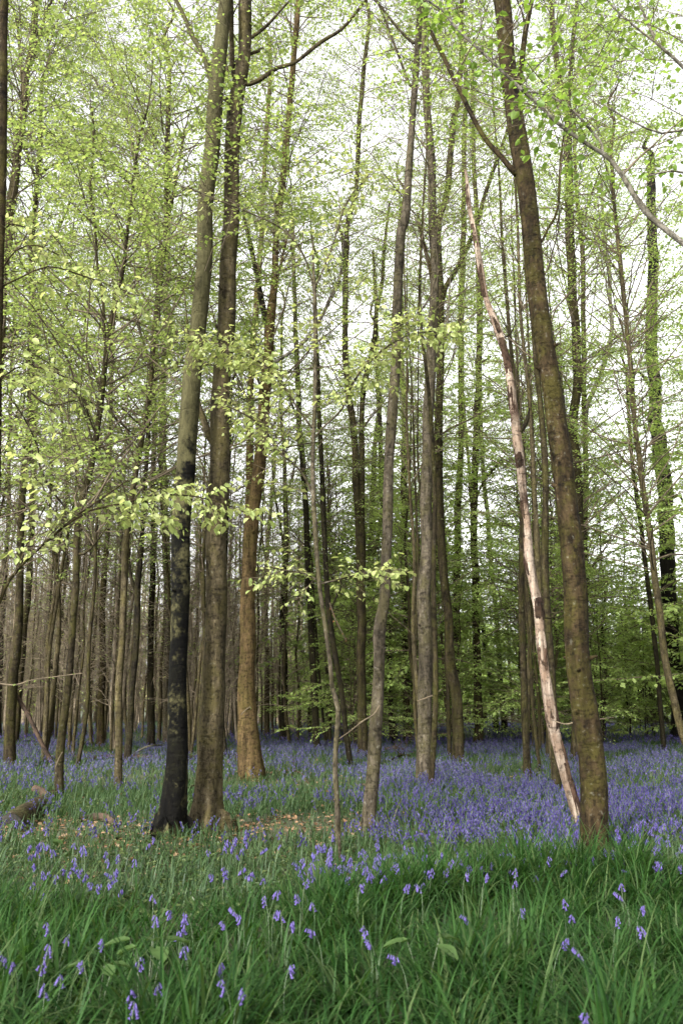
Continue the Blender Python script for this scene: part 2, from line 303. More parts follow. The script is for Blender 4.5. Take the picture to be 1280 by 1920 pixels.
def foliate(rg, BP, BR, bm, lm, spacing=.14, twig=(.25, .7), lsp=.055, size=.055, fill=.8, near=True, start=.42, flat=.13, droop=.3, sub=False, bare=0.0, bsides=5, tip=.36):
    """Twigs along branch polylines and leaves along the twigs. Returns mesh parts."""
    nb, n, _ = BP.shape
    parts = [(*tubes(BP, BR, bsides), bm)]
    Ln = np.linalg.norm(np.diff(BP, axis=1), axis=2).sum(1)
    nt_ = np.maximum(2, (Ln * (1 - start) / spacing).astype(int))
    bi = np.repeat(np.arange(nb), nt_); k = len(bi)
    kk = np.concatenate([np.arange(c) for c in nt_]); fr = start + (1 - start) * (kk + rg.random(k) * .8) / nt_[bi]; fr = np.clip(fr, 0, .999)
    x = fr * (n - 1); i0 = x.astype(int); ff = (x - i0)[:, None]
    p0 = BP[bi, i0] * (1 - ff) + BP[bi, i0 + 1] * ff; T = norm(BP[bi, i0 + 1] - BP[bi, i0])
    up = np.array([0, 0, 1.0]); S = norm(np.cross(T, up) + 1e-4) * np.where(kk % 2, 1, -1)[:, None]
    D = norm(T * rg.uniform(.4, 1.0, k)[:, None] + S * rg.uniform(.5, 1.1, k)[:, None] + up * rg.normal(.08, flat, k)[:, None])
    tl = rg.uniform(*twig, k) * (1.15 - .6 * fr)
    m = 5; tt = np.linspace(0, 1, m)
    W = rg.normal(0, .07, (k, 1, 3)) * tl[:, None, None]
    TP = p0[:, None] + D[:, None] * (tl[:, None] * tt)[..., None] + (W - up * (.16 * tl)[:, None, None]) * (tt ** 2)[None, :, None]
    TR = np.maximum(.0016, .0045 * tl / .6)[:, None] * np.linspace(1, .35, m)[None]
    parts.append((*tubes(TP, TR, 3), bm))
    own = bi
    if sub:                                          # second order twigs
        TP2, TR2 = [], []
        for fpos, sg in ((.3, 1), (.45, -1), (.6, 1), (.75, -1)):
            q = p0 + D * (tl * fpos)[:, None] + (W[:, 0] - up * (.16 * tl)[:, None]) * fpos ** 2
            S2 = norm(np.cross(D, up) + 1e-4) * sg
            D2 = norm(D * .8 + S2 * .8 + up * rg.normal(0, flat, k)[:, None]); l2 = tl * rg.uniform(.3, .55, k)
            TP2.append(q[:, None] + D2[:, None] * (l2[:, None] * tt)[..., None] - up * (.1 * l2)[:, None, None] * (tt ** 2)[None, :, None]); TR2.append(TR * .6)
        TP2 = np.concatenate(TP2); TR2 = np.concatenate(TR2); parts.append((*tubes(TP2[:, ::2], TR2[:, ::2], 3), bm))
        TP = np.concatenate([TP, TP2]); own = np.tile(bi, 5); tl = np.concatenate([tl] + [np.linalg.norm(TP2[:, -1] - TP2[:, 0], axis=1)])
    keep = rg.random(len(tl)) >= bare; TP = TP[keep]; tl = tl[keep]
    nl = np.maximum(1, (tl / lsp).astype(int)); ti = np.repeat(np.arange(len(tl)), nl); lk = np.concatenate([np.arange(c) for c in nl]) if len(nl) else np.zeros(0, int)
    lush = np.clip(rg.normal(.8, .4, nb), .1, 1.1)[own[keep]][ti]; ok = rg.random(len(ti)) < fill * lush; ti, lk = ti[ok], lk[ok]; q = len(ti)
    if q:
        fr = np.clip((lk + .6 + .5 * rg.random(q)) / nl[ti], .05, 1.0) * .999
        x = fr * (m - 1); i0 = x.astype(int); ff = (x - i0)[:, None]
        pb = TP[ti, i0] * (1 - ff) + TP[ti, i0 + 1] * ff; T = norm(TP[ti, i0 + 1] - TP[ti, i0])
        S = norm(np.cross(T, up) + 1e-4) * np.where(lk % 2, 1, -1)[:, None]
        A = T * rg.uniform(.3, .9, q)[:, None] + S * rg.uniform(.5, 1, q)[:, None] - up * (droop + rg.normal(0, .3, q))[:, None]
        N = up + rg.normal(0, tip, (q, 3))
        sz = size * rg.uniform(.45, 1.25, q)
        parts.append((*leaves(pb, A, N, sz, sz * rg.uniform(.55, .72, q), near), lm))
    return parts

# ------------------------------------------------------------------ traced trees
def pts(s):
    return np.array([[float(x) for x in q.split(',')] for q in s.split()])
TREES = []
KEEP = []            # sight lines kept open in front of the farther traced trunks
def tree(label, path, H, bm, limbs=(), crown=None, leafm='fresh', name='woodland_tree', lean=None, cat='tree', flare=.42, seed=None, base=None, group=None, limbleaf=None, sides=18, knots=4, stop=False):
    """A tree from its trunk outline: path 'x,y,width' in photo pixels from the foot up fixes its real position, lean and girth at its own distance; H its height in metres."""
    sd_ = len(TREES) + 11 if seed is None else seed; rg = np.random.default_rng(sd_)
    q = pts(path); g = ground_at(*(base or (q[0, 0], q[0, 1]))); Y0 = g[1]
    lean = rg.uniform(-.04, .04) if lean is None else lean
    base_w = np.array([g[0], g[1], float(gz(g[0], g[1]))])
    def world(qq, y_in=0.0, drift=0.0):
        o = []
        for k, (u, v, wd) in enumerate(qq):
            Y = Y0 + y_in + drift * k; p, t = at(u, v, Y); Y = Y0 + y_in + drift * k + lean * max(p[2], 0); p, t = at(u, v, Y)
            o.append([*p, wd * t / F / 2])
        return np.array(o)
    P = world(q); P = np.vstack([[P[0, 0], P[0, 1], min(base_w[2], P[0, 2]) - .25, P[0, 3] * 1.02], P])
    P = P[np.concatenate([[True], np.diff(P[:, 2]) > .01])]
    H = H if stop else max(min(H, 4.0 + Y0), P[-1, 2] + 3.0)
    if not stop:                # above the frame the trunk runs on and tapers
        d = P[-1, :3] - P[-3, :3]; d = d / max(d[2], .3); top = P[-1].copy(); n = 5
        for k in range(1, n + 1):
            f = k / n; dz = (H - top[2]) * f
            P = np.vstack([P, [top[0] + d[0] * dz * (1 - .5 * f) + rg.normal(0, .12), top[1] + d[1] * dz * .5 + rg.normal(0, .12), top[2] + dz, max(.012, top[3] * (1 - .88 * f))]])
    C = catmull(P, .14 if Y0 < 14 else .25)
    wig = (np.array([vnoise(C[:, 2] * 1.1, C[:, 2] * 0, sd_), vnoise(C[:, 2] * 1.1, C[:, 2] * 0 + 5, sd_ + 1)]).T - .5) * C[:, 3:4] * .5
    C[:, :2] += wig
    root = thing(name, label, cat, base_w, group)
    loc = C[:, :3] - base_w
    sid = sides if Y0 < 14 else 12
    V, Fq = tube(loc, C[:, 3], sid, .10, flare, 5, sd_)
    parts = tparts(V, Fq, M[bm])
    for _ in range(knots):                           # small knots and branch scars
        i = rg.integers(4, max(5, int(len(C) * .55))); a = rg.uniform(0, 6.28); r = C[i, 3]
        o = np.array([math.cos(a), math.sin(a), .25])
        kp = loc[i] + o * r * np.array([[.7], [1.08], [1.22 + .4 * rg.random()]])
        V, Fq = tube(catmull(np.hstack([kp, [[r * .34], [r * .2], [r * .10]]]), .03)[:, :3], catmull(np.hstack([kp, [[r * .34], [r * .2], [r * .10]]]), .03)[:, 3], 7, .2, 0, 5, sd_)
        parts += tparts(V, Fq, M[bm])
    obj('trunk', mesh('trunk', parts), root)
    carriers = [(loc, C[:, 3])]; limb_paths = []
    if Y0 < 13.5 and C[0, 3] > .09:                  # buttress roots running out into the soil
        for k in range(5):
            a = k * 1.26 + rg.uniform(-.3, .3); d = np.array([math.cos(a), math.sin(a), 0]); r0 = C[0, 3]; ln_ = rg.uniform(1.9, 3.2)
            rp = np.array([[*(d * r0 * .55), r0 * rg.uniform(1.0, 1.7), r0 * .3], [*(d * r0 * .92), r0 * .5, r0 * .30], [*(d * r0 * 1.4), r0 * .08, r0 * .24], [*(d * r0 * ln_ + rg.normal(0, .05, 3) * [1, 1, 0]), -r0 * .35, r0 * .14]])
            rc = catmull(rp, .05); V, Fq = tube(rc[:, :3], rc[:, 3], 9, .2, 0, 5, sd_ + k); obj('root', mesh('root', tparts(V, Fq, M[bm])), root)
    for k, lb in enumerate(limbs):
        lbm = bm
        if isinstance(lb, tuple): lb, lbm = lb
        lq = pts(lb); LP = world(lq, 0, rg.uniform(-.05, .05))
        allp = np.vstack([c_[0] for c_ in carriers]) + base_w          # a limb starts on the nearest wood: trunk or another limb
        i = np.argmin(np.linalg.norm(allp - LP[0, :3], axis=1)); dd = np.linalg.norm(allp[i] - LP[0, :3])
        if dd > .02:
            LP = np.vstack([[*allp[i], LP[0, 3]], LP])
        last = LP[-1].copy(); d = norm(LP[-1, :3] - LP[-2, :3])
        if lq[-1, 1] < 30 or lq[-1, 2] > 5:
            LP = np.vstack([LP, [*(last[:3] + d * .7), last[3] * .55], [*(last[:3] + d * 1.4 + [0, 0, .3]), .006]])
        LC = catmull(LP, .12); LC[:, 3] = np.maximum(LC[:, 3], .004)
        V, Fq = tube(LC[:, :3] - base_w, LC[:, 3], 8, .10, 0, 5, sd_ + k)
        obj('branch', mesh('branch', tparts(V, Fq, M[lbm])), root); carriers.append((LC[:, :3] - base_w, LC[:, 3])); limb_paths.append(LC[:, :3] - base_w)
    cp = []
    near = Y0 < 16
    if crown:
        nb, h0, h1, L, fill, size = crown; h1 = H - .4
        nb = int(nb * (3.3 if Y0 > 13 else 3.9) * np.clip((h1 - h0) / 11, .7, 1.6)); BP, BR = grow(rg, *carriers[0], nb, h0, h1, L * (1.3 if Y0 > 13 else .8), thick=.85 if Y0 > 13 else .5, wob=.14)
        cp += foliate(rg, BP, BR, M['twig'], LF[leafm], .13, (.3, .85), .055 if near else .065, size * 1.12, fill, False, sub=True)
        for pth, rd in carriers[1:]:
            if pth[-1, 2] - pth[0, 2] > .6:
                n2 = max(3, int(nb * .22)); BP, BR = grow(rg, pth, rd, n2, pth[0, 2] + .4, pth[-1, 2], L * .6)
                cp += foliate(rg, BP, BR, M['twig'], LF[leafm], .13, (.3, .8), .055, size, fill, False, sub=True)
    if limbleaf:
        lm, fill, size, tw, sp = limbleaf
        for pth in limb_paths:
            x = np.linspace(0, len(pth) - 1, 9); BPl = np.stack([np.interp(x, np.arange(len(pth)), pth[:, a]) for a in range(3)], -1)[None]
            cp += foliate(rg, BPl, np.full((1, 9), .003), M['twig'], LF[lm], sp, tw, .05, size, fill, True, start=.25, sub=True, flat=.42, droop=.55, tip=.6)
    if cp: obj('crown', mesh('crown', cp), root)
    vis = q[q[:, 1] > 450]; KEEP.append((Y0, vis[:, 0].min() if len(vis) else q[0, 0], vis[:, 0].max() if len(vis) else q[0, 0], 115 if 'blackish' in label else 14))
    TREES.append((g[0], Y0, P[1, 3])); return root, carriers, base_w

# --- the near trunks
tree('black stained trunk with pale lichen patches beside the thicker grey brown trunk',
     '316,1572,58 320,1530,46 328,1420,38 336,1250,34 341,1050,36 346,900,36 352,780,35 360,680,33 370,600,31 385,430,30 393,320,30 407,140,28 420,0,24', 19, 'stained',
     ['396,150,10 380,100,9 362,70,9 345,30,8 330,0,7'], (14, 6.5, 18.5, 2.6, .9, .062), lean=.01, knots=6)
tree('thick grey brown trunk with a flared mossy foot, right beside the black stained one',
     '388,1560,58 391,1500,46 397,1300,43 405,1050,38 410,900,38 413,760,35 425,600,33 432,430,30 443,215,28 459,100,23 460,0,24', 20, 'tan',
     ['398,830,15 385,795,13 373,762,11 368,730,9', '468,157,9 490,148,8 520,127,8 552,118,7 600,80,7 640,55,6 670,20,6 685,0,5', '430,190,9 400,160,8 452,110,7 487,95,5', '472,70,7 500,48,6 530,15,4', '438,140,9 434,60,10 433,0,9'],
     (14, 7, 19, 2.6, .85, .062), lean=-.01, flare=.75, knots=7)
tree('orange brown trunk with a bare rounded foot, forking high into two dark stems',
     '466,1462,46 463,1390,38 462,1250,30 470,1050,28 478,950,25 487,850,23 495,760,22 502,660,20 507,600,19 515,520,12 520,430,12 530,340,13 538,270,12 548,150,11 556,50,11 560,0,10', 20, 'orange',
     [('503,610,12 494,580,11 478,500,9 462,425,8 452,380,6', 'dark'), '512,560,6 530,480,5 545,420,4', ('500,690,8 530,670,7 560,650,7 590,615,7 620,560,6 637,520,5 645,450,4', 'pale')], (28, 6, 19, 2.8, .85, .062), lean=.0, flare=.3)
tree('orange tinted slim trunk standing directly behind the orange brown trunk',
     '452,1432,17 455,1350,14 458,1150,13 464,1000,14 467,850,14 471,700,12 478,600,12 488,480,10 492,400,9 500,250,8 507,100,7', 19, 'orange', (), (22, 8, 18, 2.4, .7, .065))
T4, T4c, T4b = tree('thin crooked grey sapling reaching sideways with pale new leaves, before the middle trunks',
     '636,1612,11 631,1500,10 627,1440,10 630,1380,10 633,1330,10 622,1290,9 618,1240,8 606,1150,8 598,1085,8 591,984,9 586,850,8 590,750,8 592,600,8 588,500,5 586,440,2', 6.2, 'grey',
     ['590,820,4 612,795,4 642,766,4 662,716,4 699,672,4 732,645,4 766,628,3 800,622,3 835,618,3', '588,806,4 558,766,4 537,732,4 510,695,4 475,672,4 443,658,3 390,640,3 335,640,3',
      '589,938,4 571,894,4 545,865,4 524,850,4 490,800,4 455,775,3 425,762,3', '600,1090,4 570,1075,3 540,1070,3 500,1062,3', '600,1095,4 640,1085,3 690,1075,3 735,1085,3',
      '592,560,4 570,480,3 530,430,3 470,400,3 400,372,3 355,352,3', '590,540,4 620,470,3 650,380,3 690,330,3'], (4, 3.6, 6.2, 1.2, .9, .072), 'pale', 'sapling', lean=0, flare=.1, knots=1, stop=True,
     limbleaf=('pale', .85, .072, (.3, .8), .042), cat='sapling')
tree('thin dark stem with withered pinkish leaves, close behind the crooked sapling',
     '657,1441,11 648,1357,10 640,1290,10 631,1240,11 618,1152,11 611,1051,10 606,951,10 601,850,9 596,700,8 590,560,7', 13, 'dark', ['617,1150,4 630,1120,4 638,1105,3 640,1080,2'], (14, 5, 12.5, 1.6, .6, .06))
tree('dark slim trunk behind the crooked sapling, running straight up from the bluebells',
     '593,1412,13 588,1250,13 578,1085,12 574,950,11 566,850,11 563,833,11 558,699,10 552,560,8 548,430,7', 15, 'dark', ['562,800,5 540,740,4 515,690,3'], (20, 6, 14.5, 2.2, .7, .07))
tree('olive trunk between the sapling and the wavy silvery trunk, splitting into twin stems',
     '681,1425,21 678,1340,18 677,1250,17 677,1085,18 672,980,18 667,900,14 667,850,13 662,800,13 652,732,12 647,631,11 648,564,11 650,430,9 660,390,9 667,350,9 672,252,9 682,134,8 692,34,7', 19, 'olive',
     ['677,980,12 679,850,10 678,800,10 681,732,10 699,648,9 705,590,8 703,531,6 699,470,5', '703,600,6 716,531,7 720,464,6 730,380,4', '648,560,6 645,497,6 640,430,5'], (26, 8, 18.5, 2.4, .7, .065))
tree('silvery grey wavy trunk with a kink low down, rising from the bluebells near the grass',
     '692,1570,28 696,1475,25 702,1374,24 709,1307,22 712,1240,20 712,1180,23 721,1119,20 722,1051,19 726,951,20 732,850,18 735,800,20 741,699,18 742,598,18 747,497,18 752,430,18 761,403,17 768,269,13 778,134,12 786,17,11', 17, 'grey',
     ['774,80,6 752,60,5 722,24,5 705,0,4', '768,160,5 742,91,5 719,30,4'], (22, 8.5, 16.5, 2.0, .65, .055), lean=.0, flare=.12, knots=6)
tree('straight grey trunk with small knots, standing just right of the wavy silvery trunk',
     '794,1475,28 794,1374,27 796,1240,27 796,1152,26 798,1018,23 800,850,22 803,766,21 809,640,20 812,560,17 813,430,17 810,370,16 808,302,15 798,168,14 795,67,12 793,0,11', 18, 'grey',
     [('813,535,8 805,500,8 790,440,6 783,400,5', 'brown'), '800,1010,4 806,985,4'], (26, 8, 17.5, 2.2, .7, .06), lean=.02, flare=.15, knots=8)
tree('olive trunk behind the straight grey one, bending out into a long arched limb',
     '860,1435,22 853,1307,21 843,1240,19 838,1152,17 830,1051,16 823,917,16 821,850,16 821,800,15 823,716,14 824,638,14 825,564,13 822,480,12 822,420,12 838,353,12 848,235,11 857,200,10 864,110,9 866,0,8', 18, 'olive',
     ['826,580,10 834,541,10 850,514,10 868,480,9 894,420,8 907,370,8 934,292,7 951,242,6 958,200,4', ('828,640,10 836,618,8 838,596,6', 'pale')], (26, 8, 17.5, 2.3, .75, .06))
tree('slim olive trunk half hidden behind the olive trunk with the arched limb',
     '864,1395,13 853,1236,12 855,1119,13 858,951,13 863,833,11 863,665,11 867,497,11 868,430,10 870,300,9 873,150,8', 18, 'olive', (), (24, 8, 17.5, 2.3, .75, .065))
tree('upright olive trunk just left of the pale barkless dead tree',
     '897,1401,17 895,1240,15 889,1051,13 890,917,13 890,850,13 892,833,13 897,699,12 900,598,10 897,497,10 894,430,9 888,300,8 884,150,7', 18, 'olive', ['898,680,5 910,675,4 920,668,3', '890,940,4 905,905,4 925,880,3 945,855,3'], (26, 6, 17.5, 2.8, .9, .07))
tree('thin dark green stem leaning left, between the olive trunk and the dead tree',
     '947,1374,12 937,1274,10 932,1186,9 920,1051,8 912,951,8 904,867,8 898,700,7 895,520,6', 16, 'dark', (), (24, 5, 15.5, 2.8, .9, .075), 'green')
tree('thin dark stem with a low lean, close beside the upright olive trunk',
     '932,1376,11 920,1290,9 914,1240,9 900,1140,8 893,1050,7 880,900,6 870,760,5', 13, 'dark', (), (16, 4, 12.5, 1.8, .8, .075), 'green')
tree('big brown mossy trunk leaning left at the edge of the long grass',
     '1116,1612,53 1117,1590,52 1112,1509,49 1105,1420,49 1096,1340,48 1084,1240,45 1078,1170,45 1068,1018,42 1058,917,40 1050,850,40 1041,800,38 1030,699,37 1010,564,37 994,430,34 977,302,34 963,202,31 952,101,30 943,0,30', 18, 'brown',
     ['966,325,13 941,296,10 910,262,9 887,222,9 867,181,8 850,148,8 833,111,8 803,50,7 786,0,7', '1003,460,6 1015,453,5 1026,430,5 1045,390,5 1050,300,4 1058,240,3', '968,170,11 976,131,10 983,67,10 993,17,9', '1062,1255,5 1068,1242,5 1078,1230,4'], (14, 8.0, 17.5, 2.4, .8, .06), 'green', lean=.0, flare=.15, knots=9)
tree('olive trunk rising behind the big brown one, forked near its top',
     '1080,1437,20 1080,1300,19 1084,1150,19 1085,1000,19 1080,867,18 1073,816,18 1078,749,17 1082,699,17 1080,631,16 1072,531,16 1067,430,17 1063,302,15 1063,202,14 1048,151,11 1035,34,10', 18, 'olive',
     ['1063,200,8 1068,151,8 1077,34,7'], (30, 5.5, 17.5, 3.2, .9, .065), 'green')
tree('slim trunk right of the forked olive one, with a crooked pale side stem',
     '1102,1405,12 1099,1250,11 1097,1102,10 1097,1018,10 1097,850,10 1094,732,9 1093,598,9 1092,497,9 1084,400,8 1078,336,7 1076,200,6', 17, 'olive',
     [('1096,830,9 1099,766,9 1112,732,9 1132,682,8 1146,618,8 1143,564,7 1141,497,7 1132,447,6 1126,330,5', 'pale'), '1093,470,5 1110,455,4 1120,430,3'], (34, 4.5, 16.5, 3.2, .95, .07), 'green')
tree('dark trunk seen between the dead tree and the big brown trunk',
     '1060,1362,17 1056,1260,13 1053,1186,12 1048,1050,11 1043,900,10 1035,760,9', 16, 'dark', (), (28, 4, 15.5, 3.0, .9, .08), 'green')
tree('slim brown trunk bowing left, in front of the great blackish trunk',
     '1304,1446,14 1280,1378,13 1263,1307,14 1248,1240,13 1236,1152,13 1223,1051,12 1213,984,11 1203,917,11 1196,850,10 1189,800,9 1182,699,9 1176,631,8 1171,581,8 1164,514,9 1157,447,8 1150,380,7 1145,270,6', 17, 'tan', (), (36, 4, 16.5, 3.3, .95, .075), 'green')
tree('dark thin stem close behind the slim bowing trunk',
     '1247,1412,9 1241,1368,9 1231,1250,9 1221,1152,9 1209,1051,8 1193,934,8 1182,850,7 1175,720,6', 14, 'dark', (), (20, 4, 13.5, 2.2, .85, .08), 'green')
tree('great blackish furrowed trunk hung with leaves, behind the slim bowing trunk',
     '1278,1386,34 1270,1300,30 1263,1236,28 1258,1152,28 1251,1051,28 1246,951,28 1236,850,28 1230,800,26 1226,732,23 1220,620,21 1222,480,19 1218,330,16', 19, 'black',
     ['1228,740,6 1200,700,5 1180,690,3', '1246,940,6 1270,930,5 1280,940,4'], (12, 7, 18.5, 2.6, .9, .075), 'green')
dead_root = None
# --- left side
T24, T24c, T24b = tree('slim brown tree with low sprays of pale leaves, nearest to the camera',
     '-24,1690,20 -20,1500,19 -14,1200,18 -8,900,17 -2,560,16 4,302,16 6,101,15 8,0,15', 12, 'brown',
     ['-12,1160,5 0,1129,6 20,1085,6 60,1041,5 101,1004,5 148,964,4 198,930,3 240,900,2', '120,988,4 170,957,4 232,944,4 279,930,3 340,928,3 400,938,3 470,965,2', '30,1070,3 60,1000,2 90,930,2 60,890,2',
      '-4,520,4 30,470,3 70,460,3 110,478,3', '-4,540,4 40,520,3 90,500,3 150,515,3 235,545,2', '-6,720,4 30,690,3 80,690,3 150,720,3', '-5,700,4 40,720,3 90,760,3 140,750,2', '-2,440,4 20,420,3 60,430,3'], (16, 5.5, 11.5, 1.8, .8, .055), 'fresh', lean=0,
     limbleaf=('pale', .8, .075, (.25, .75), .055), knots=2)
tree('brown grey trunk leaning out of the left border, its foot out of view',
     '-36,1450,21 -25,1100,20 -14,850,18 2,640,17 7,548,17 13,464,16 23,386,17 32,302,16 42,215,14 52,134,12 62,84,12 67,17,12', 17, 'tan', ['45,200,7 40,120,6 32,40,5 20,0,4', '55,130,7 72,80,6 85,30,5 98,0,4'], (36, 5, 16.5, 3.2, .95, .066))
tree('olive trunk farthest left on the bluebells, forked near its top',
     '18,1441,21 22,1341,19 27,1257,19 33,1220,18 38,1085,14 42,951,13 49,867,12 54,816,12 56,732,12 62,598,11 60,514,11 60,447,10 64,403,9 71,336,10 76,252,8 80,150,6', 16, 'olive', ['70,340,6 55,300,5 40,250,4', '72,330,6 95,312,5 125,300,4'], (36, 4.6, 15.5, 3.2, .95, .068))
tree('slimmer stem growing close beside the farthest left olive trunk',
     '30,1395,12 37,1290,11 47,1186,10 55,1085,11 60,984,11 64,867,11 67,800,9 71,699,9 72,631,9 77,564,8 82,514,8 97,464,6 111,430,5 135,370,4', 14, 'olive', ['55,1110,8 58,1095,5 54,1065,2'], (20, 7, 13.5, 2.0, .75, .065))
tree('thin dark stem at the left border behind the farthest left olive trunk',
     '-2,1388,10 3,1220,9 12,1051,8 17,951,8 17,867,7 20,800,7 23,665,6 30,581,6 28,497,5', 14, 'dark', (), (18, 7, 13.5, 2.0, .7, .07))
tree('curving olive trunk beside the end of the cut log, forked halfway up',
     '109,1500,16 113,1408,16 121,1341,15 129,1274,14 134,1220,13 141,1119,13 143,1035,12 148,967,12 160,917,12 173,867,12 180,816,11 190,749,11 198,682,10 202,631,10 215,571,9 232,497,8 237,447,7 246,380,6 255,300,5', 13, 'olive',
     ['199,650,7 195,608,6 193,558,6 183,497,5 180,447,5 176,403,5 170,353,5 176,269,5 173,201,4', '144,1040,5 158,1038,5 171,1028,4 188,1008,3 203,985,3', '156,930,4 145,905,3 142,870,3 150,840,2'], (34, 4.2, 12.5, 3.0, .95, .066))
tree('straight brown trunk in the brown thicket left of the knobbly slim one',
     '188,1405,15 191,1307,13 193,1220,12 193,1119,11 197,1051,10 202,984,9 206,850,9 209,700,8 214,560,7', 15, 'brown', ['196,1060,4 185,1035,3 178,1010,2'], (26, 5, 14.5, 2.4, .85, .07))
tree('knobbly slim tan trunk, third from the black stained one',
     '223,1482,15 222,1374,14 225,1274,14 228,1220,13 230,1152,12 232,1085,13 235,1018,13 242,967,12 249,917,11 265,826,10 275,766,9 282,716,9 289,631,9 300,530,9 312,430,9 312,336,8 316,218,9 318,120,7', 15, 'tan', ['310,430,6 322,380,6 335,310,5 348,240,4'], (34, 4.2, 14.5, 3.0, .95, .068), knots=8)
tree('dark slanting trunk with a low side stem, two left of the black stained one',
     '239,1438,14 244,1357,13 250,1274,12 254,1220,12 257,1152,11 259,1102,11 264,1051,9 270,950,8 276,850,8 286,700,7 294,560,6', 14, 'dark', ['256,1110,7 247,1085,6 242,1051,5 240,1000,4'], (26, 4.5, 13.5, 2.4, .85, .068))
tree('dark straight trunk wrapped in small leaves, next left of the black stained one',
     '284,1408,16 282,1307,13 283,1220,12 286,1085,11 287,1018,10 288,850,9 292,700,8 297,520,7', 15, 'dark', (), (34, 1.6, 14.5, 1.5, .8, .065))
tree('grey olive stem bent behind the black stained trunk, arching widely to the left above',
     '312,1400,15 314,1220,12 314,1119,13 311,1051,15 308,950,14 306,867,15 306,816,15 304,749,13 308,682,12 318,625,13 312,574,12 296,531,12 282,490,11 277,447,10 275,403,10 264,360,9 257,319,9 249,276,8 242,235,7 232,205,7 215,161,6 202,118,5 178,81,5 151,47,4 128,24,4 110,0,4', 13.2, 'grey',
     ['232,205,6 222,188,6 188,165,5 175,144,5 148,134,5 124,141,4 97,155,3 85,172,3', '257,310,5 257,235,5 250,205,4 259,178,4 252,134,3', '258,300,5 272,280,4 275,250,4 292,190,3', '306,740,9 312,640,9 312,560,9 316,450,8 318,330,8'], (38, 4.6, 13, 3.2, .95, .068))
tree('thin dark pole standing close behind the thick grey brown trunk',
     '424,1428,9 417,1341,8 419,1200,8 423,1050,8 428,900,7 432,760,7', 13, 'dark', (), (14, 7, 12.5, 1.8, .7, .07))
tree('slim upright tan trunk in the gap right of the orange brown one',
     '499,1382,11 502,1240,10 499,1186,9 500,1051,8 508,950,7 516,850,6', 12, 'tan', ['500,1060,4 492,1010,4 488,960,3'], (18, 4, 11.5, 1.8, .45, .075))
tree('straight dark trunk in the open gap between orange brown trunk and crooked sapling',
     '532,1392,14 533,1240,12 529,1186,11 534,1051,10 536,951,9 532,850,7 527,750,6 528,600,5', 14, 'dark', ['534,1040,5 525,980,5 514,920,4 510,860,3', '537,940,4 546,900,4 556,860,3'], (20, 5, 13.5, 2.0, .5, .075))
tree('slim dark trunk leaning left, between the silvery wavy and straight grey trunks',
     '741,1398,12 731,1307,12 729,1240,11 727,1120,10 722,1000,10 716,920,10 714,867,10 710,760,8 706,640,7', 15, 'dark', (), (22, 5, 14.5, 2.2, .8, .075), 'green')
tree('upright brown trunk in the gap left of the straight grey trunk',
     '763,1398,15 761,1274,13 761,1220,12 759,1085,13 757,951,13 759,850,12 759,800,11 754,699,11 751,560,9 750,400,8', 17, 'brown', ['760,1110,5 745,1090,4 735,1060,3'], (30, 4, 16.5, 2.0, .8, .07))
tree('thin black stem directly behind the straight grey trunk',
     '813,1381,10 811,1274,10 809,1150,9 812,1000,8 815,850,7', 14, 'dark', (), (20, 4, 13.5, 2.2, .8, .08), 'green')
tree('thick dark trunk behind the olive trunk with twin stems',
     '700,1392,14 697,1274,13 695,1152,13 694,1051,12 697,950,10 702,850,9 712,760,8', 15, 'dark', ['695,1060,7 708,1010,6 715,950,5 712,880,4'], (24, 4, 14.5, 2.4, .8, .08), 'green')
tree('twin of the thin dark pole, slanting across behind the sapling foot',
     '612,1405,6 604,1330,5 597,1250,5 590,1150,5 584,1050,4', 9, 'dark', (), (10, 4, 8.5, 1.2, .5, .07))

# --- tree beyond the right border with its limbs reaching in
tree('pale limbed tree beyond the right border, broad deep green leaves hanging in at the top',
     '1430,1760,26 1425,1500,25 1415,1200,24 1400,900,24 1385,700,22 1370,550,21 1362,400,20 1360,200,18 1356,60,16', 10, 'pale',
     ['1366,520,13 1310,480,12 1246,430,11 1209,397,11 1186,363,10 1166,329,9 1146,302,8 1130,288,8 1109,276,7 1072,252,7 1041,228,7 1018,205,6 974,165,6 941,134,6 910,104,5 877,74,5 850,47,5 833,24,4 800,0,4',
      '1130,288,6 1127,269,5 1105,242,5 1068,202,5 1025,178,4 985,172,3', '1360,190,8 1310,155,7 1263,109,6 1230,81,5 1216,50,5 1199,10,4', '1223,76,4 1186,47,4 1152,17,3 1130,-10,3', '1360,260,6 1300,240,5 1240,250,4 1180,225,3 1120,190,3', '1362,330,6 1310,330,5 1260,320,4 1215,330,3',
      '974,165,3 1000,130,3 1030,100,2 1050,60,2', '905,100,3 905,60,3 898,20,3 890,-20,2'], (12, 5, 9.5, 2.0, .7, .06), 'deep', lean=0, limbleaf=('deep', .55, .072, (.2, .6), .075))

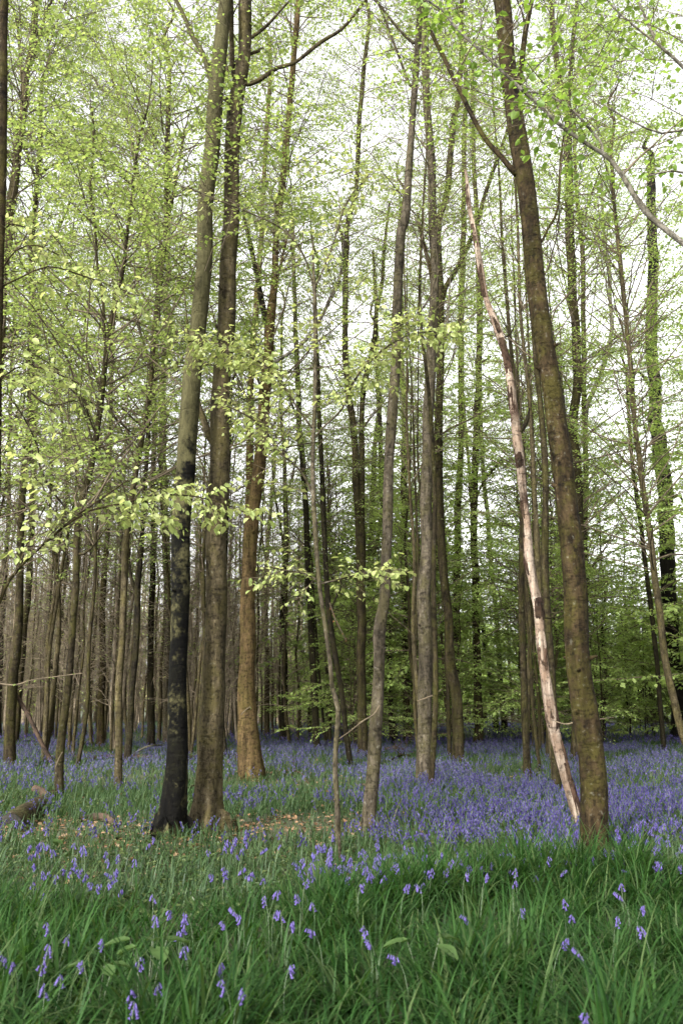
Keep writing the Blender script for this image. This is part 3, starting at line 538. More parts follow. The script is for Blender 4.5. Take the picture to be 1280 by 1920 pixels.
# --- pale barkless dead tree resting against the big brown one
def dead_tree():
    q = pts('1086,1572,15 1084,1545,16 1075,1510,18 1065,1475,18 1048,1408,19 1036,1358,20 1028,1307,20 1020,1257,18 1016,1220,18 1010,1152,17 1001,1102,16 991,1051,17 988,984,15 979,917,15 974,860,16 968,816,16 959,732,14 947,665,13 931,615,13 910,558,11 899,497,12 889,440,9 879,386,8 875,336,6 872,318,4')
    g = ground_at(1086, 1572); Y0 = g[1]; P = []
    for k, (u, v, wd) in enumerate(q):
        p, t = at(u, v, Y0 - .02 * k * .5); P.append([*p, wd * t / F / 2])
    P = np.array(P); b = np.array([g[0], g[1], float(gz(g[0], g[1]))]); P[:, :3] -= b; P = np.vstack([[*(P[0, :3] - [-.02, 0, .15]), P[0, 3]], P])
    C = catmull(P, .07); r = thing('dead_tree', 'pale barkless dead tree with peeling bark, leaning against the big brown trunk', 'dead tree', b)
    V, Fq = tube(C[:, :3], C[:, 3], 16, .34, 0, 5, 3); obj('trunk', mesh('trunk', tparts(V, Fq, M['wood'])), r)
    rg = np.random.default_rng(5); n = len(C)
    spans = [(0.0, .12, 2.6, 2.0), (.03, .16, 2.9, 1.5), (.155, .19, 1.2, 3.6), (.235, .262, 1.2, 2.6), (.30, .33, 1.8, 3.0), (.36, .395, 0, 2.2), (.40, .43, 5.8, 1.8), (.44, .47, 0, 2.0), (.48, .50, 4, 2), (.515, .54, 1, 2.6), (.545, .59, 4.2, 2.8), (.60, .64, .4, 2.2), (.655, .71, 1.4, 3.0), (.72, .735, 3, 4), (.775, .83, 0, 3.4), (.86, .9, 2, 4), (.93, .97, 0, 3)]
    for a, e, th0, wd in spans:                      # flakes of bark still clinging on
        i0, i1 = int(a * n), max(int(a * n) + 3, int(e * n)); ii = np.arange(i0, min(i1 + 1, n)); m = 12
        th = th0 + np.linspace(-.5, .5, m) * wd; T = norm(np.gradient(C[:, :3], axis=0))[ii]; N = norm(np.cross(T, [0, 1, 0])); B = np.cross(T, N)
        ed = np.minimum(1, 4 * (1 - np.abs(np.linspace(-1, 1, m)))[None] + .25) * np.minimum(1, 2.2 * (1 - np.abs(np.linspace(-1, 1, len(ii))))[:, None] + .3)
        rr = C[ii, 3][:, None] * (.90 + ed * .52 * vnoise(ii[:, None] * .9, th[None] * 2.6, int(a * 99)))
        V = C[ii, None, :3] + rr[..., None] * (np.cos(th)[None, :, None] * N[:, None] + np.sin(th)[None, :, None] * B[:, None]) + rg.normal(0, .003, (len(ii), m, 3))
        Vi = C[ii, None, :3] + (C[ii, 3][:, None] * .9)[..., None] * (np.cos(th)[None, :, None] * N[:, None] + np.sin(th)[None, :, None] * B[:, None]) + np.zeros((len(ii), m, 3))
        k = len(ii); i = np.arange(k - 1)[:, None] * m; j = np.arange(m - 1)[None]
        Fo = np.stack([i + j, i + j + 1, i + m + j + 1, i + m + j], -1).reshape(-1, 4)
        VV = np.vstack([V.reshape(-1, 3), Vi.reshape(-1, 3)]); o = k * m
        e1 = np.arange(m - 1); e2 = np.arange(k - 1) * m
        rim = np.vstack([np.stack([e1, e1 + 1, e1 + 1 + o, e1 + o], -1), np.stack([e1, e1 + 1, e1 + 1 + o, e1 + o], -1) + (k - 1) * m, np.stack([e2, e2 + m, e2 + m + o, e2 + o], -1), np.stack([e2, e2 + m, e2 + m + o, e2 + o], -1) + m - 1])
        obj('bark_flake', mesh('bark_flake', [(VV, np.vstack([Fo, rim]), M['flake'])]), r)
    for s in ('973,812,9 982,800,9 988,785,7 992,765,3', '1012,1156,4 1025,1158,4 1040,1156,3 1052,1158,2', '940,640,4 955,628,3 968,600,2'):
        q2 = pts(s); L = []
        for u, v, wd in q2:
            p, t = at(u, v, Y0 - .15); L.append([*(p - b), wd * t / F / 2])
        L = np.array(L); i = np.argmin(np.abs(C[:, 2] - L[0, 2])); L[0, :3] = C[i, :3]; L[:, 1] = C[i, 1]
        c = catmull(L, .05); V, Fq = tube(c[:, :3], c[:, 3], 7, .2, 0, 5, 9); obj('branch_stub', mesh('branch_stub', tparts(V, Fq, M['dark'])), r)
dead_tree()

# ------------------------------------------------------------------ trees farther back
def proto(seed, H, r, nb, h0, L, fill, size, leafm, bm, tb, el=(30, 65), spacing=.2, wob=.05, bare=0.0, twig=(.3, .8), lsp=.08, stems=1, bsides=4):
    rg = np.random.default_rng(seed); tp, cp = [], []
    for s in range(stems):
        n = 10; z = np.linspace(-.2, H * (1 - .12 * s), n)
        sx_, sy_ = (0, .1, -.09)[s], (0, -.04, .06)[s]; x = np.cumsum(rg.normal(0, wob, n)) * H / 12 + sx_ * z; y = np.cumsum(rg.normal(0, wob, n)) * H / 12 + sy_ * z; x -= x[0]; y -= y[0]
        R = r * (1 - .15 * s) * (1 - .86 * (z / H).clip(0, 1) ** 1.1); C = catmull(np.stack([x, y, z, R], -1), .35)
        V, Fq = tube(C[:, :3], C[:, 3], 8, .1, .25, 4, seed); tp += tparts(V, Fq, M[bm])
        BP, BR = grow(rg, C[:, :3], C[:, 3], nb, h0, H * .99, L, el, wob=.15)
        cp += foliate(rg, BP, BR, M[tb], LF[leafm], spacing, twig, lsp, size, fill, False, bare=bare, bsides=bsides)
    return mesh('trunk', tp), mesh('crown', cp)
def place(pr, name, label, cat, group, x, y, s, rz):
    z = float(gz(x, y)); e = thing(name, label, cat, (x, y, z), group); e.rotation_euler[2] = rz; e.scale = (s, s, s)
    a = obj('trunk', pr[0], e); c = obj('crown', pr[1], e)
    return e
def clear_of(x, y, taken, d):
    return all((x - a) ** 2 + (y - b) ** 2 > d * d for a, b in taken)
def scatter(n, u0, u1, y0, y1, taken, d, rg, pw=1.0):
    out = []
    for _ in range(n * 40):
        if len(out) >= n: break
        y = y0 + (y1 - y0) * rg.random() ** pw; u = rg.uniform(u0, u1); x = (u - 640) / F * y * 1.02
        uc = 640 + x / (y * 1.02) * F
        if any(y < Yk + 1 and a - mg < uc < b + mg for Yk, a, b, mg in KEEP if Yk > 18 or mg > 20): continue
        if clear_of(x, y, taken, d): out.append((x, y)); taken.append((x, y))
    return out
rg = np.random.default_rng(21)
taken = [(a, b) for a, b, _ in TREES]
# thin bare poles of the brown thicket, left
PT = [proto(100 + k, 10.0 + k * .9, .05 + .006 * k, 56, .9, 2.3, .4, .08, 'bud', 'thicket' if k % 2 else 'tan', 'thicket', (25, 75), .13, .07, .35, (.35, 1.1), .16, 1 + k % 2) for k in range(5)]
for i, (x, y) in enumerate(scatter(120, -160, 600, 25, 50, taken, .9, rg)):
    place(PT[i % 5], 'thicket_pole', 'thin bare twiggy pole in the brown thicket behind the left trunks', 'young tree', 'bare poles of the brown thicket', x, y, rg.uniform(.8, 1.15), rg.uniform(0, 6.28))
PM = [proto(150 + k, 15 + k, .05 + .012 * k, 30, 6.5, 2.2, .9, .075, 'fresh', ('olive', 'tan', 'olive')[k], 'twig', (25, 70), .13, .06, .1, lsp=.06) for k in range(3)]
for i, (x, y) in enumerate(scatter(16, 520, 1240, 15, 25, taken, 1.0, rg)):
    place(PM[i % 3], 'woodland_tree', 'slim olive pole of a tree standing between the main trunks', 'tree', 'slim olive poles between the main trunks', x, y, rg.uniform(.85, 1.1), rg.uniform(0, 6.28))
# taller leafy trees beyond, left and middle
PL = [proto(200 + k, 13 + k * 1.2, .05 + .008 * k, 110 if k < 2 else 50, 4.2, 3.2, .95, .095, 'fresh', ('olive', 'tan', 'olive', 'tan')[k], 'twig', (22, 66), .13, .07, .1, lsp=.06, stems=1 if k < 2 else 3) for k in range(4)]
for i, (x, y) in enumerate(scatter(30, -220, 640, 20, 44, taken, 1.5, rg, .8)):
    place(PL[i % 4], 'woodland_tree', 'slender tree with a light leafy top, beyond the left and middle trunks', 'tree', 'slender trees beyond the left trunks', x, y, rg.uniform(.85, 1.1), rg.uniform(0, 6.28))
PR = [proto(300 + k, 14 + k * 1.2, .05 + .008 * k, 120 if k < 2 else 64, 3, 3.6, .95, .10, 'glade', ('olive', 'tan', 'olive', 'tan')[k], 'twig', (12, 58), .12, .07, .03, lsp=.055, stems=1 if k < 2 else 2) for k in range(4)]
for i, (x, y) in enumerate(scatter(18, 620, 1500, 20, 36, taken, 1.5, rg, .8)):
    place(PR[i % 4], 'woodland_tree', 'leafy green tree standing far back behind the right trunks', 'tree', 'green trees far back behind the right trunks', x, y, rg.uniform(.85, 1.1), rg.uniform(0, 6.28))
for i, (x, y) in enumerate(scatter(9, 930, 1420, 16, 27, taken, 1.6, rg)):
    place(PR[i % 4], 'woodland_tree', 'slim leafy tree close behind the big brown trunk and the bowing trunk', 'tree', 'slim leafy trees behind the big brown trunk', x, y, rg.uniform(.8, .95), rg.uniform(0, 6.28))
# leafy understorey of young trees, middle and right
PU = [proto(400 + k, 5.5 + k * 1.8, .03 + .007 * k, 56, .3, 3.0, .95, .125, 'glade', 'olive', 'twig', (5, 50), .11, .09, .0, (.3, .9), .055, 1 + k % 2) for k in range(4)]
for i, (x, y) in enumerate(scatter(72, 600, 1500, 23, 44, taken, 1.2, rg, .8)):
    place(PU[i % 4], 'understorey_tree', 'young leafy tree in the green understorey behind the right trunks', 'young tree', 'young trees of the green understorey', x, y, rg.uniform(.6, 1.0) if i % 2 else rg.uniform(1.05, 1.75), rg.uniform(0, 6.28))
for i, (x, y) in enumerate(scatter(12, 470, 700, 34, 56, taken, 1.2, rg, .8)):
    place(PU[(i + 1) % 4], 'understorey_tree', 'young leafy tree among the poles at the far end of the middle gap', 'young tree', 'young trees beyond the middle gap', x, y, rg.uniform(.7, 1.0), rg.uniform(0, 6.28))

# far-off wood that closes the view
def far_wood(name, label, u0, u1, lm, bm, hmax, nleaf, nstem, seed, size):
    r_ = np.random.default_rng(seed); parts = []
    y = r_.uniform(62, 100, nstem); x = (r_.uniform(u0, u1, nstem) - 640) / F * y; h = r_.uniform(.6, 1.1, nstem) * hmax
    P = np.stack([x, y, np.zeros(nstem)], -1)[:, None] + np.linspace(0, 1, 6)[None, :, None] * np.stack([r_.normal(0, .6, nstem), r_.normal(0, .6, nstem), h], -1)[:, None] + np.cumsum(r_.normal(0, .08, (nstem, 6, 3)), 1) * [1, 1, 0]
    P[:, 0, 2] = -.2; parts.append((*tubes(P, r_.uniform(.05, .16, nstem)[:, None] * np.linspace(1, .2, 6)[None], 5), M[bm]))
    nt2 = nstem * 40; si = r_.integers(0, nstem, nt2); f = r_.uniform(.28, 1, nt2) ** 2; p0 = P[si, 0] + (P[si, -1] - P[si, 0]) * f[:, None]
    d = norm(np.stack([r_.normal(0, 1, nt2), r_.normal(0, 1, nt2), r_.uniform(.2, 1.4, nt2)], -1)); ln_ = r_.uniform(.8, 2.6, nt2) * (1.15 - .7 * f)
    TP = p0[:, None] + d[:, None] * (ln_[:, None] * np.linspace(0, 1, 4))[..., None]; parts.append((*tubes(TP, np.full((nt2, 4), .014) * np.linspace(1, .4, 4), 3), M[bm]))
    li = r_.integers(0, nt2, nleaf); pb = TP[li, 0] + (TP[li, -1] - TP[li, 0]) * r_.uniform(.2, 1.1, nleaf)[:, None] + r_.normal(0, .22, (nleaf, 3))
    A = r_.normal(0, 1, (nleaf, 3)) - [0, 0, .3]; N = r_.normal(0, .6, (nleaf, 3)) + [0, 0, 1]; s = size * r_.uniform(.6, 1.3, nleaf)
    parts.append((*leaves(pb, A, N, s, s * .65, False), LF[lm]))
    tag(obj(name, mesh(name, parts)), label, 'woodland', None, 'stuff')
far_wood('far_woodland', 'far off brown and yellow green wood behind the left thicket', -250, 660, 'bud', 'thicket', 15, 90000, 620, 51, .2)
far_wood('far_green_woodland', 'far off green wood closing the view behind the right trunks', 620, 1560, 'glade', 'olive', 11, 120000, 240, 52, .3)

# ------------------------------------------------------------------ logs, fallen branches, leaning poles
def stick(name, label, cat, s, bm, z=None, group=None, lift=.04, rough=.15, upright=False, twigs=0, seed=1):
    """A branch lying on (or propped over) the ground: points in photo pixels 'x,y,width,height in metres'."""
    q = np.array([[float(x) for x in p.split(',')] for p in s.split()]); P = []
    for u, v, wd, h in q:
        g = ground_at(u, v, h); t = g[1] / ray(u, v)[1]; P.append([g[0], g[1], h + float(gz(g[0], g[1])), wd * t / F / 2])
    P = np.array(P); b = P[0, :3].copy(); b[2] = float(gz(b[0], b[1])); P[:, :3] -= b; C = catmull(P, .08)
    V, Fq = tube(C[:, :3], C[:, 3], 9, rough, 0, 5, seed); parts = tparts(V, Fq, M[bm])
    r_ = np.random.default_rng(seed)
    for k in range(twigs):
        i = r_.integers(len(C) // 4, len(C)); d = norm(r_.normal(0, 1, 3) + [0, 0, .5]); l = r_.uniform(.2, .6)
        tp = C[i, :3] + d * l * np.linspace(0, 1, 4)[:, None] + r_.normal(0, .015, (4, 3)); V, Fq = tube(tp, np.linspace(C[i, 3] * .5, .003, 4), 5); parts += tparts(V, Fq, M[bm])
    o = obj(name, mesh(name, parts), None, b); return tag(o, label, cat, group)
def cut_log():
    a, b_ = ground_at(18, 1558, .0), ground_at(112, 1492, .0); r0, r1 = .155, .10
    base = np.array([a[0], a[1], float(gz(a[0], a[1]))]); r = thing('cut_log', 'sawn log lying on the ground with its dark cut end facing out', 'log', base)
    A = np.array([0, 0, r0 * .3]); B = np.array([b_[0] - a[0], b_[1] - a[1], float(gz(b_[0], b_[1])) - base[2] + r1 * .3]); d = norm(B - A)
    C = catmull(np.array([[*A, r0], [*(A + (B - A) * .33 + [0, 0, .015]), .145], [*(A + (B - A) * .66), .12], [*B, r1]]), .06)
    V, Fq = tube(C[:, :3], C[:, 3], 20, .12, 0, 5, 4); obj('bark', mesh('bark', tparts(V, Fq, M['log'])), r)
    V, Fq = tube(np.array([A + d * .02, A - d * .006, A - d * .012]), np.array([r0 * 1.0, r0 * .99, r0 * .93]), 20, .05); obj('cut_end', mesh('cut_end', tparts(V, Fq, M['cut'])), r)
    s = np.array([A + (B - A) * .72, A + (B - A) * .72 + [-.12, .02, .13], A + (B - A) * .74 + [-.26, .04, .17]]); V, Fq = tube(s, np.array([.07, .06, .055]), 10, .2); obj('branch_stub', mesh('branch_stub', tparts(V, Fq, M['rot'])), r)
cut_log()
stick('dead_branch', 'dead reddish brown branch leaning down across the left bluebells', 'branch', '104,1448,9,0.0 95,1425,8,.25 82,1400,8,.5 66,1375,8,.85 50,1340,7,1.25 38,1310,7,1.6 22,1288,6,1.9', 'rot', twigs=6, seed=3) if False else None
def prop_branch():
    g = ground_at(104, 1440); Y = g[1]; P = []
    for u, v, wd in pts('106,1446,9 95,1425,9 80,1396,8 64,1362,8 50,1335,8 36,1312,7 22,1286,6 16,1270,4'):
        p, t = at(u, v, Y); P.append([*p, wd * t / F / 2])
    b = np.array([g[0], Y, float(gz(g[0], Y))]); P = np.array(P); P[:, :3] -= b; C = catmull(P, .08); V, Fq = tube(C[:, :3], C[:, 3], 8, .2, 0, 5, 2)
    parts = tparts(V, Fq, M['rot']); r_ = np.random.default_rng(8)
    for k in range(6):
        i = r_.integers(5, len(C)); d = norm(r_.normal(0, 1, 3)); V, Fq = tube(C[i, :3] + d * np.linspace(0, r_.uniform(.15, .4), 3)[:, None], np.array([.012, .008, .003]), 5); parts += tparts(V, Fq, M['rot'])
    tag(obj('dead_branch', mesh('dead_branch', parts), None, b), 'dead reddish brown branch leaning against the farthest left olive trunk', 'branch')
prop_branch()
stick('fallen_branch', 'long grey fallen branch lying across the far left bluebells', 'branch', '-30,1404,4,.1 40,1398,5,.12 100,1396,4,.12 150,1395,3,.1', 'tan', twigs=5, seed=4)
stick('fallen_branch', 'thin pale fallen branch behind the long grey one at far left', 'branch', '-20,1393,3,.1 60,1389,4,.1 110,1392,3,.1', 'grey', twigs=4, seed=5)
stick('fallen_branch', 'brown fallen bough between the curving trunk and the straight brown one', 'branch', '120,1402,6,.12 150,1396,5,.14 180,1393,4,.12', 'brown', twigs=4, seed=6)
stick('fallen_branch', 'dark curved fallen bough behind the curving olive trunk', 'branch', '60,1438,5,.08 84,1424,6,.12 110,1418,7,.12 128,1424,6,.08', 'rot', twigs=3, seed=7)
stick('fallen_log', 'long rotten fallen trunk lying behind the knobbly slim trunk', 'log', '150,1425,8,.08 200,1421,11,.10 255,1420,10,.1 300,1424,8,.08', 'rot', seed=8)
stick('fallen_log', 'reddish fallen trunk lying behind the thick grey brown trunk', 'log', '340,1426,9,.1 385,1421,9,.1 430,1419,8,.1 460,1418,6,.1', 'log', seed=9)
stick('fallen_branch', 'pale arching stick beside the dark straight trunk', 'branch', '252,1413,3,.05 268,1402,3,.3 285,1397,3,.4 305,1395,2,.35', 'pale', seed=10)
stick('fallen_branch', 'short dead stick pointing up from the black stained trunk', 'branch', '346,1482,5,.03 354,1476,5,.1 363,1472,4,.16', 'dark', seed=11)
stick('fallen_branch', 'mossy rotting bough in the leaf litter left of the black stained trunk', 'log', '150,1538,9,.03 180,1532,14,.05 205,1536,15,.05 216,1546,8,.03', 'rot', seed=12)
stick('fallen_branch', 'forked grey twig arching over leaf litter beside the orange brown trunk', 'branch', '520,1444,3,.04 548,1442,3,.12 566,1452,3,.16 580,1470,3,.1 600,1482,3,.04', 'tan', twigs=3, seed=13)
stick('fallen_branch', 'brown stick lying between the silvery wavy and straight grey trunks', 'branch', '718,1432,4,.05 738,1422,4,.1 756,1414,4,.14 768,1416,3,.12', 'brown', twigs=6, seed=14)
stick('fallen_branch', 'heap end twig beneath the slim dark leaning trunk', 'branch', '706,1410,4,.05 730,1402,5,.2 752,1404,4,.22 778,1410,3,.1', 'rot', twigs=9, seed=15)
stick('fallen_branch', 'pale bent stick at the foot of the silvery wavy trunk', 'branch', '706,1560,4,.03 722,1556,5,.05 738,1562,4,.04', 'pale', twigs=1, seed=16)
stick('fallen_branch', 'pale thin stick on the carpet left of the dead tree', 'branch', '935,1392,3,.1 944,1402,3,.12 952,1408,2,.1', 'grey', seed=17)
stick('fallen_branch', 'long tan stick lying among far bluebells behind the dead tree', 'branch', '968,1401,3,.12 1000,1396,4,.14 1040,1394,3,.12', 'log', seed=18)
def den():
    g = ground_at(1205, 1372); apex = np.array([g[0] - .1, g[1], 3.2])
    for k in range(9):
        a = math.pi * (k / 8 - .02); f = np.array([g[0] + 1.7 * math.cos(a), g[1] + .9 * math.sin(a) - .2, 0]); f[2] = float(gz(f[0], f[1]))
        top = apex + (apex - f) * .12 + np.array([.12 * math.sin(k * 2), .1 * math.cos(k * 3), .25 * math.sin(k * 1.7)])
        P = np.stack([np.zeros(3), (top - f) * .5 + [.05 * math.sin(k), 0, -.05], top - f]); C = catmull(np.hstack([P, [[.045], [.036], [.02]]]), .2); V, Fq = tube(C[:, :3], C[:, 3], 7, .15, 0, 5, k)
        tag(obj('leaning_pole', mesh('leaning_pole', tparts(V, Fq, M['black'])), None, f), 'dark pole leaning with others as a den below the great blackish trunk', 'pole', 'dark poles leaning together as a den')
den()

# ------------------------------------------------------------------ plants of the floor
def blades(P, L, Wd, az, lean, curl, segs, mat):
    """Strap blades: base P (k,3), length, width, heading, lean from upright, curl."""
    k = len(P); t = np.linspace(0, 1, segs + 1)
    ang = lean[:, None] + curl[:, None] * t[None] ** 1.3
    ds = L[:, None] / segs; hz = np.concatenate([np.zeros((k, 1)), np.cumsum(np.sin(ang[:, :-1]) * ds, 1)], 1); vz = np.concatenate([np.zeros((k, 1)), np.cumsum(np.cos(ang[:, :-1]) * ds, 1)], 1)
    c, s = np.cos(az)[:, None], np.sin(az)[:, None]
    ctr = np.stack([P[:, :1] + c * hz, P[:, 1:2] + s * hz, P[:, 2:] + vz], -1)
    wv = Wd[:, None] * np.clip(1.15 - t ** 2.2, .08, 1)[None] * np.clip(.55 + t * 2, 0, 1)[None] / 2
    side = np.stack([-s, c, 0 * s], -1)
    V = np.stack([ctr - side * wv[..., None], ctr + side * wv[..., None]], 2).reshape(-1, 3)
    i = np.arange(k)[:, None] * (segs + 1) * 2; j = np.arange(segs)[None] * 2
    return V, np.stack([i + j, i + j + 1, i + j + 3, i + j + 2], -1).reshape(-1, 4), mat
def project(x, y, z):
    c, s = math.cos(PITCH), math.sin(PITCH); dz = z - EYE; f = y * c + dz * s; up = -y * s + dz * c
    return 640 + F * x / f, 960 - F * up / f
def on_trunk(x, y, k=1.25):
    m = np.zeros(len(x), bool)
    for a, b, r in TREES:
        if b < 40: m |= (x - a) ** 2 + (y - b) ** 2 < (r * k) ** 2
    return m
def grass_mask(x, y):                                # edge of the long grass, as it runs over the floor
    edge = 7.5 + .75 * np.tanh((x - .2) * 1.2) + 1.0 * (fbm(x * .9 + 3, y * .9, 11) - .5) * 2 - np.clip(-(x + 1.6), 0, 2) * .55 - np.clip(x - 2.3, 0, 3) * 1.1
    return edge - y
def bare_at(x, y):                                   # leaf litter shows round the near trunks
    return np.clip(np.exp(-(((x + 2.2) / 1.7) ** 2 + ((y - 10.6) / 1.5) ** 2)) + .9 * np.exp(-(((x + .4) / 1.1) ** 2 + ((y - 11.2) / 1.0) ** 2)) + .8 * np.exp(-(((x + 3.6) / 1.0) ** 2 + ((y - 11.0) / .8) ** 2)) + .7 * np.exp(-(((x - .1) / 1.0) ** 2 + ((y - 15) / .8) ** 2)), 0, 1) * np.clip(fbm(x * 1.6, y * 1.6, 83) * 2.6 - .2, 0, 1)
def dens(x, y):                                      # how thick the bluebells stand
    n = fbm(x * .55 + 2, y * .38, 21); d = np.clip((n - .30) * 3.4, 0, 1)
    d = d * (.2 + .8 * np.clip((x + .6 + .05 * (y - 9)) / 2.2, 0, 1) + .45 * np.clip((y - 15) / 8, 0, 1)).clip(0, 1)
    bare = bare_at(x, y)
    return np.clip(d * (1 - .8 * bare), 0, 1) * np.clip(.05 + 1.35 * vnoise(x * 1.7 + 4, y * .9, 27), 0, 1)
r_ = np.random.default_rng(77)
# long grass, in tufts
nt_ = 6300; cx = r_.uniform(-6.8, 6.8, nt_); cy = r_.uniform(2.6, 11.5, nt_); gm = grass_mask(cx, cy); ok = (r_.random(nt_) < np.clip(gm * 2.6 + .3, 0, 1)) & (np.abs(cx) < 2.8 + cy * .45) & ~on_trunk(cx, cy, 1.4); cx, cy = cx[ok], cy[ok]
per = (r_.integers(12, 36, len(cx)) * np.clip(2.6 * fbm(cx * 1.3, cy * 1.3, 31) - .35, .25, 1.5)).astype(int); ti = np.repeat(np.arange(len(cx)), per); k = len(ti); tilt = r_.uniform(0, 6.28, len(cx)); tus = fbm(cx * 1.3, cy * 1.3, 31); tall = r_.uniform(.65, 1.15, len(cx)) * (.28 + 1.1 * tus)
rad = np.abs(r_.normal(0, .075, k)); aa = r_.uniform(0, 6.28, k); px, py = cx[ti] + rad * np.cos(aa), cy[ti] + rad * np.sin(aa)
az = np.where(r_.random(k) < .65, aa, tilt[ti] + r_.normal(0, .6, k))
V, Fq, m_ = blades(np.stack([px, py, gz(px, py) - .02], -1), r_.uniform(.28, .62, k) * tall[ti], r_.uniform(.007, .017, k), az, np.abs(r_.normal(.24, .18, k)), r_.uniform(.6, 2.7, k), 7, LF['grass'])
tag(obj('long_grass', mesh('long_grass', [(V, Fq, m_)])), 'lush long tufted green grass along the front', 'grass', None, 'stuff')
# bluebell leaves and herbs under the trees
def cover(n, y0, y1, scale, segs):
    y = np.sqrt(r_.uniform(y0 ** 2, y1 ** 2, n)); x = r_.uniform(-.58, .58, n) * y; ok = (grass_mask(x, y) < .35) & ~on_trunk(x, y) & (r_.random(n) < .35 + .65 * fbm(x * 1.3, y * 1.0, 41) + .3 * dens(x, y)) & (r_.random(n) > .85 * bare_at(x, y)); return x[ok], y[ok]
parts = []
for n, y0, y1, sc, sg in ((70000, 6.5, 16, 1, 4), (75000, 16, 34, 1.25, 3), (60000, 34, 70, 2.0, 2)):
    x, y = cover(n, y0, y1, sc, sg); k = len(x); P = np.stack([x, y, gz(x, y) - .01], -1)
    parts.append(blades(P, r_.uniform(.12, .30, k), r_.uniform(.008, .016, k) * sc, r_.uniform(0, 6.28, k), np.abs(r_.normal(.4, .25, k)), r_.uniform(.3, 1.6, k), sg, LF['strap']))
tag(obj('bluebell_leaves', mesh('bluebell_leaves', parts)), 'dark green strap leaves covering the floor under the bluebells', 'ground cover', None, 'stuff')
def herbs(n, y0, y1, size, lm, hmax):
    y = np.sqrt(r_.uniform(y0 ** 2, y1 ** 2, n)); x = r_.uniform(-.58, .58, n) * y; ok = (grass_mask(x, y) < .5) & ~on_trunk(x, y, 1.1); x, y = x[ok], y[ok]; k = len(x)
    return x, y, k
parts = []
for n, y0, y1, sz, hm in ((52000, 6.0, 15, .045, .13), (40000, 15, 36, .06, .12)):
    x, y, k = herbs(n, y0, y1, sz, 0, hm); keep = r_.random(k) < np.clip(fbm(x * 1.1 + 9, y * 1.1, 61) * 1.9 - .45 + .3 * (y < 10.5), 0, 1) * (1 - .8 * bare_at(x, y)); x, y = x[keep], y[keep]; k = len(x)
    a = r_.uniform(0, 6.28, k); A = np.stack([np.cos(a), np.sin(a), r_.normal(.1, .35, k)], -1); s = sz * r_.uniform(.5, 1.4, k)
    parts.append((*leaves(np.stack([x, y, gz(x, y) + r_.uniform(.01, hm, k)], -1), A, np.array([0, 0, 1.0]) + r_.normal(0, .35, (k, 3)), s, s * r_.uniform(.35, .7, k), True), LF['herb']))
tag(obj('low_herbs', mesh('low_herbs', parts)), 'low mixed green herbs between the leaf litter and the bluebells', 'ground cover', None, 'stuff')
n = 60000; y = np.sqrt(r_.uniform(7 ** 2, 34 ** 2, n)); x = r_.uniform(-.5, .5, n) * y; keep = (grass_mask(x, y) < .2) & (r_.random(n) < np.clip(.35 * np.clip(1.0 - 1.3 * dens(x, y) - .55 * np.clip((x - .5) / 2, 0, 1), .05, 1) * np.clip(fbm(x * .9 + 5, y * .9, 71) * 2.6 - .75, 0, 1) + 1.2 * bare_at(x, y), 0, 1)); x, y = x[keep], y[keep]; k = len(x)
a = r_.uniform(0, 6.28, k); s = r_.uniform(.035, .085, k)
V, Fq = leaves(np.stack([x, y, gz(x, y) + r_.uniform(.008, .06, k)], -1), np.stack([np.cos(a), np.sin(a), r_.normal(.05, .2, k)], -1), np.array([0, 0, 1.0]) + r_.normal(0, .35, (k, 3)), s, s * .65, True)
tag(obj('leaf_litter', mesh('leaf_litter', [(V, Fq, LF['litter'])])), 'brown dead leaves scattered on the bare ground', 'leaf litter', None, 'stuff')

# ------------------------------------------------------------------ bluebells
def bell_shape(p, d, s, sides=6, detail=True):
    """One nodding bell from its neck p along d."""
    d = norm(np.asarray(d, float)); n = norm(np.cross(d, [.3, .9, .2])); b = np.cross(d, n)
    prof = [(0, .14), (.12, .30), (.6, .34), (.86, .44), (.98, .66), (.90, .74)] if detail else [(0, .15), (.3, .36), (1, .55)]
    th = np.arange(sides) * 2 * np.pi / sides; V = []
    for k, (z, r) in enumerate(prof):
        rr = r * s * .5 * (1 + (.22 * np.cos(3 * th) if k >= 4 and detail else 0)); zz = z * s * np.ones(sides)
        V.append(np.asarray(p) + d * zz[:, None] + (np.cos(th) * rr)[:, None] * n + (np.sin(th) * rr)[:, None] * b)
    V = np.vstack(V); i = np.arange(len(prof) - 1)[:, None] * sides; j = np.arange(sides)[None]; jn = (j + 1) % sides
    return V, np.stack([i + j, i + jn, i + sides + jn, i + sides + j], -1).reshape(-1, 4)
def raceme(seed, H=.33, nb=7):
    rg2 = np.random.default_rng(seed); t = np.linspace(0, 1, 14); bend = rg2.uniform(.05, .11)
    P = np.stack([bend * t ** 4 * .9, .012 * np.sin(t * 3 + seed), H * t - .03 * t ** 8], -1); bells = []
    for k in range(nb):
        f = .80 + .195 * k / (nb - 1); x = f * 13; i = int(min(x, 12)); p = P[i] + (P[i + 1] - P[i]) * (x - i); a = rg2.normal(0, 1.2)
        out = np.array([math.cos(a), math.sin(a) * .9, .25]); neck = p + out * .014 * (1.2 - .5 * k / nb); bells.append((p, neck, np.array([out[0] * .45, out[1] * .45, -1.0]), .021 * (1.1 - .35 * k / nb)))
    return P, bells
BB = []
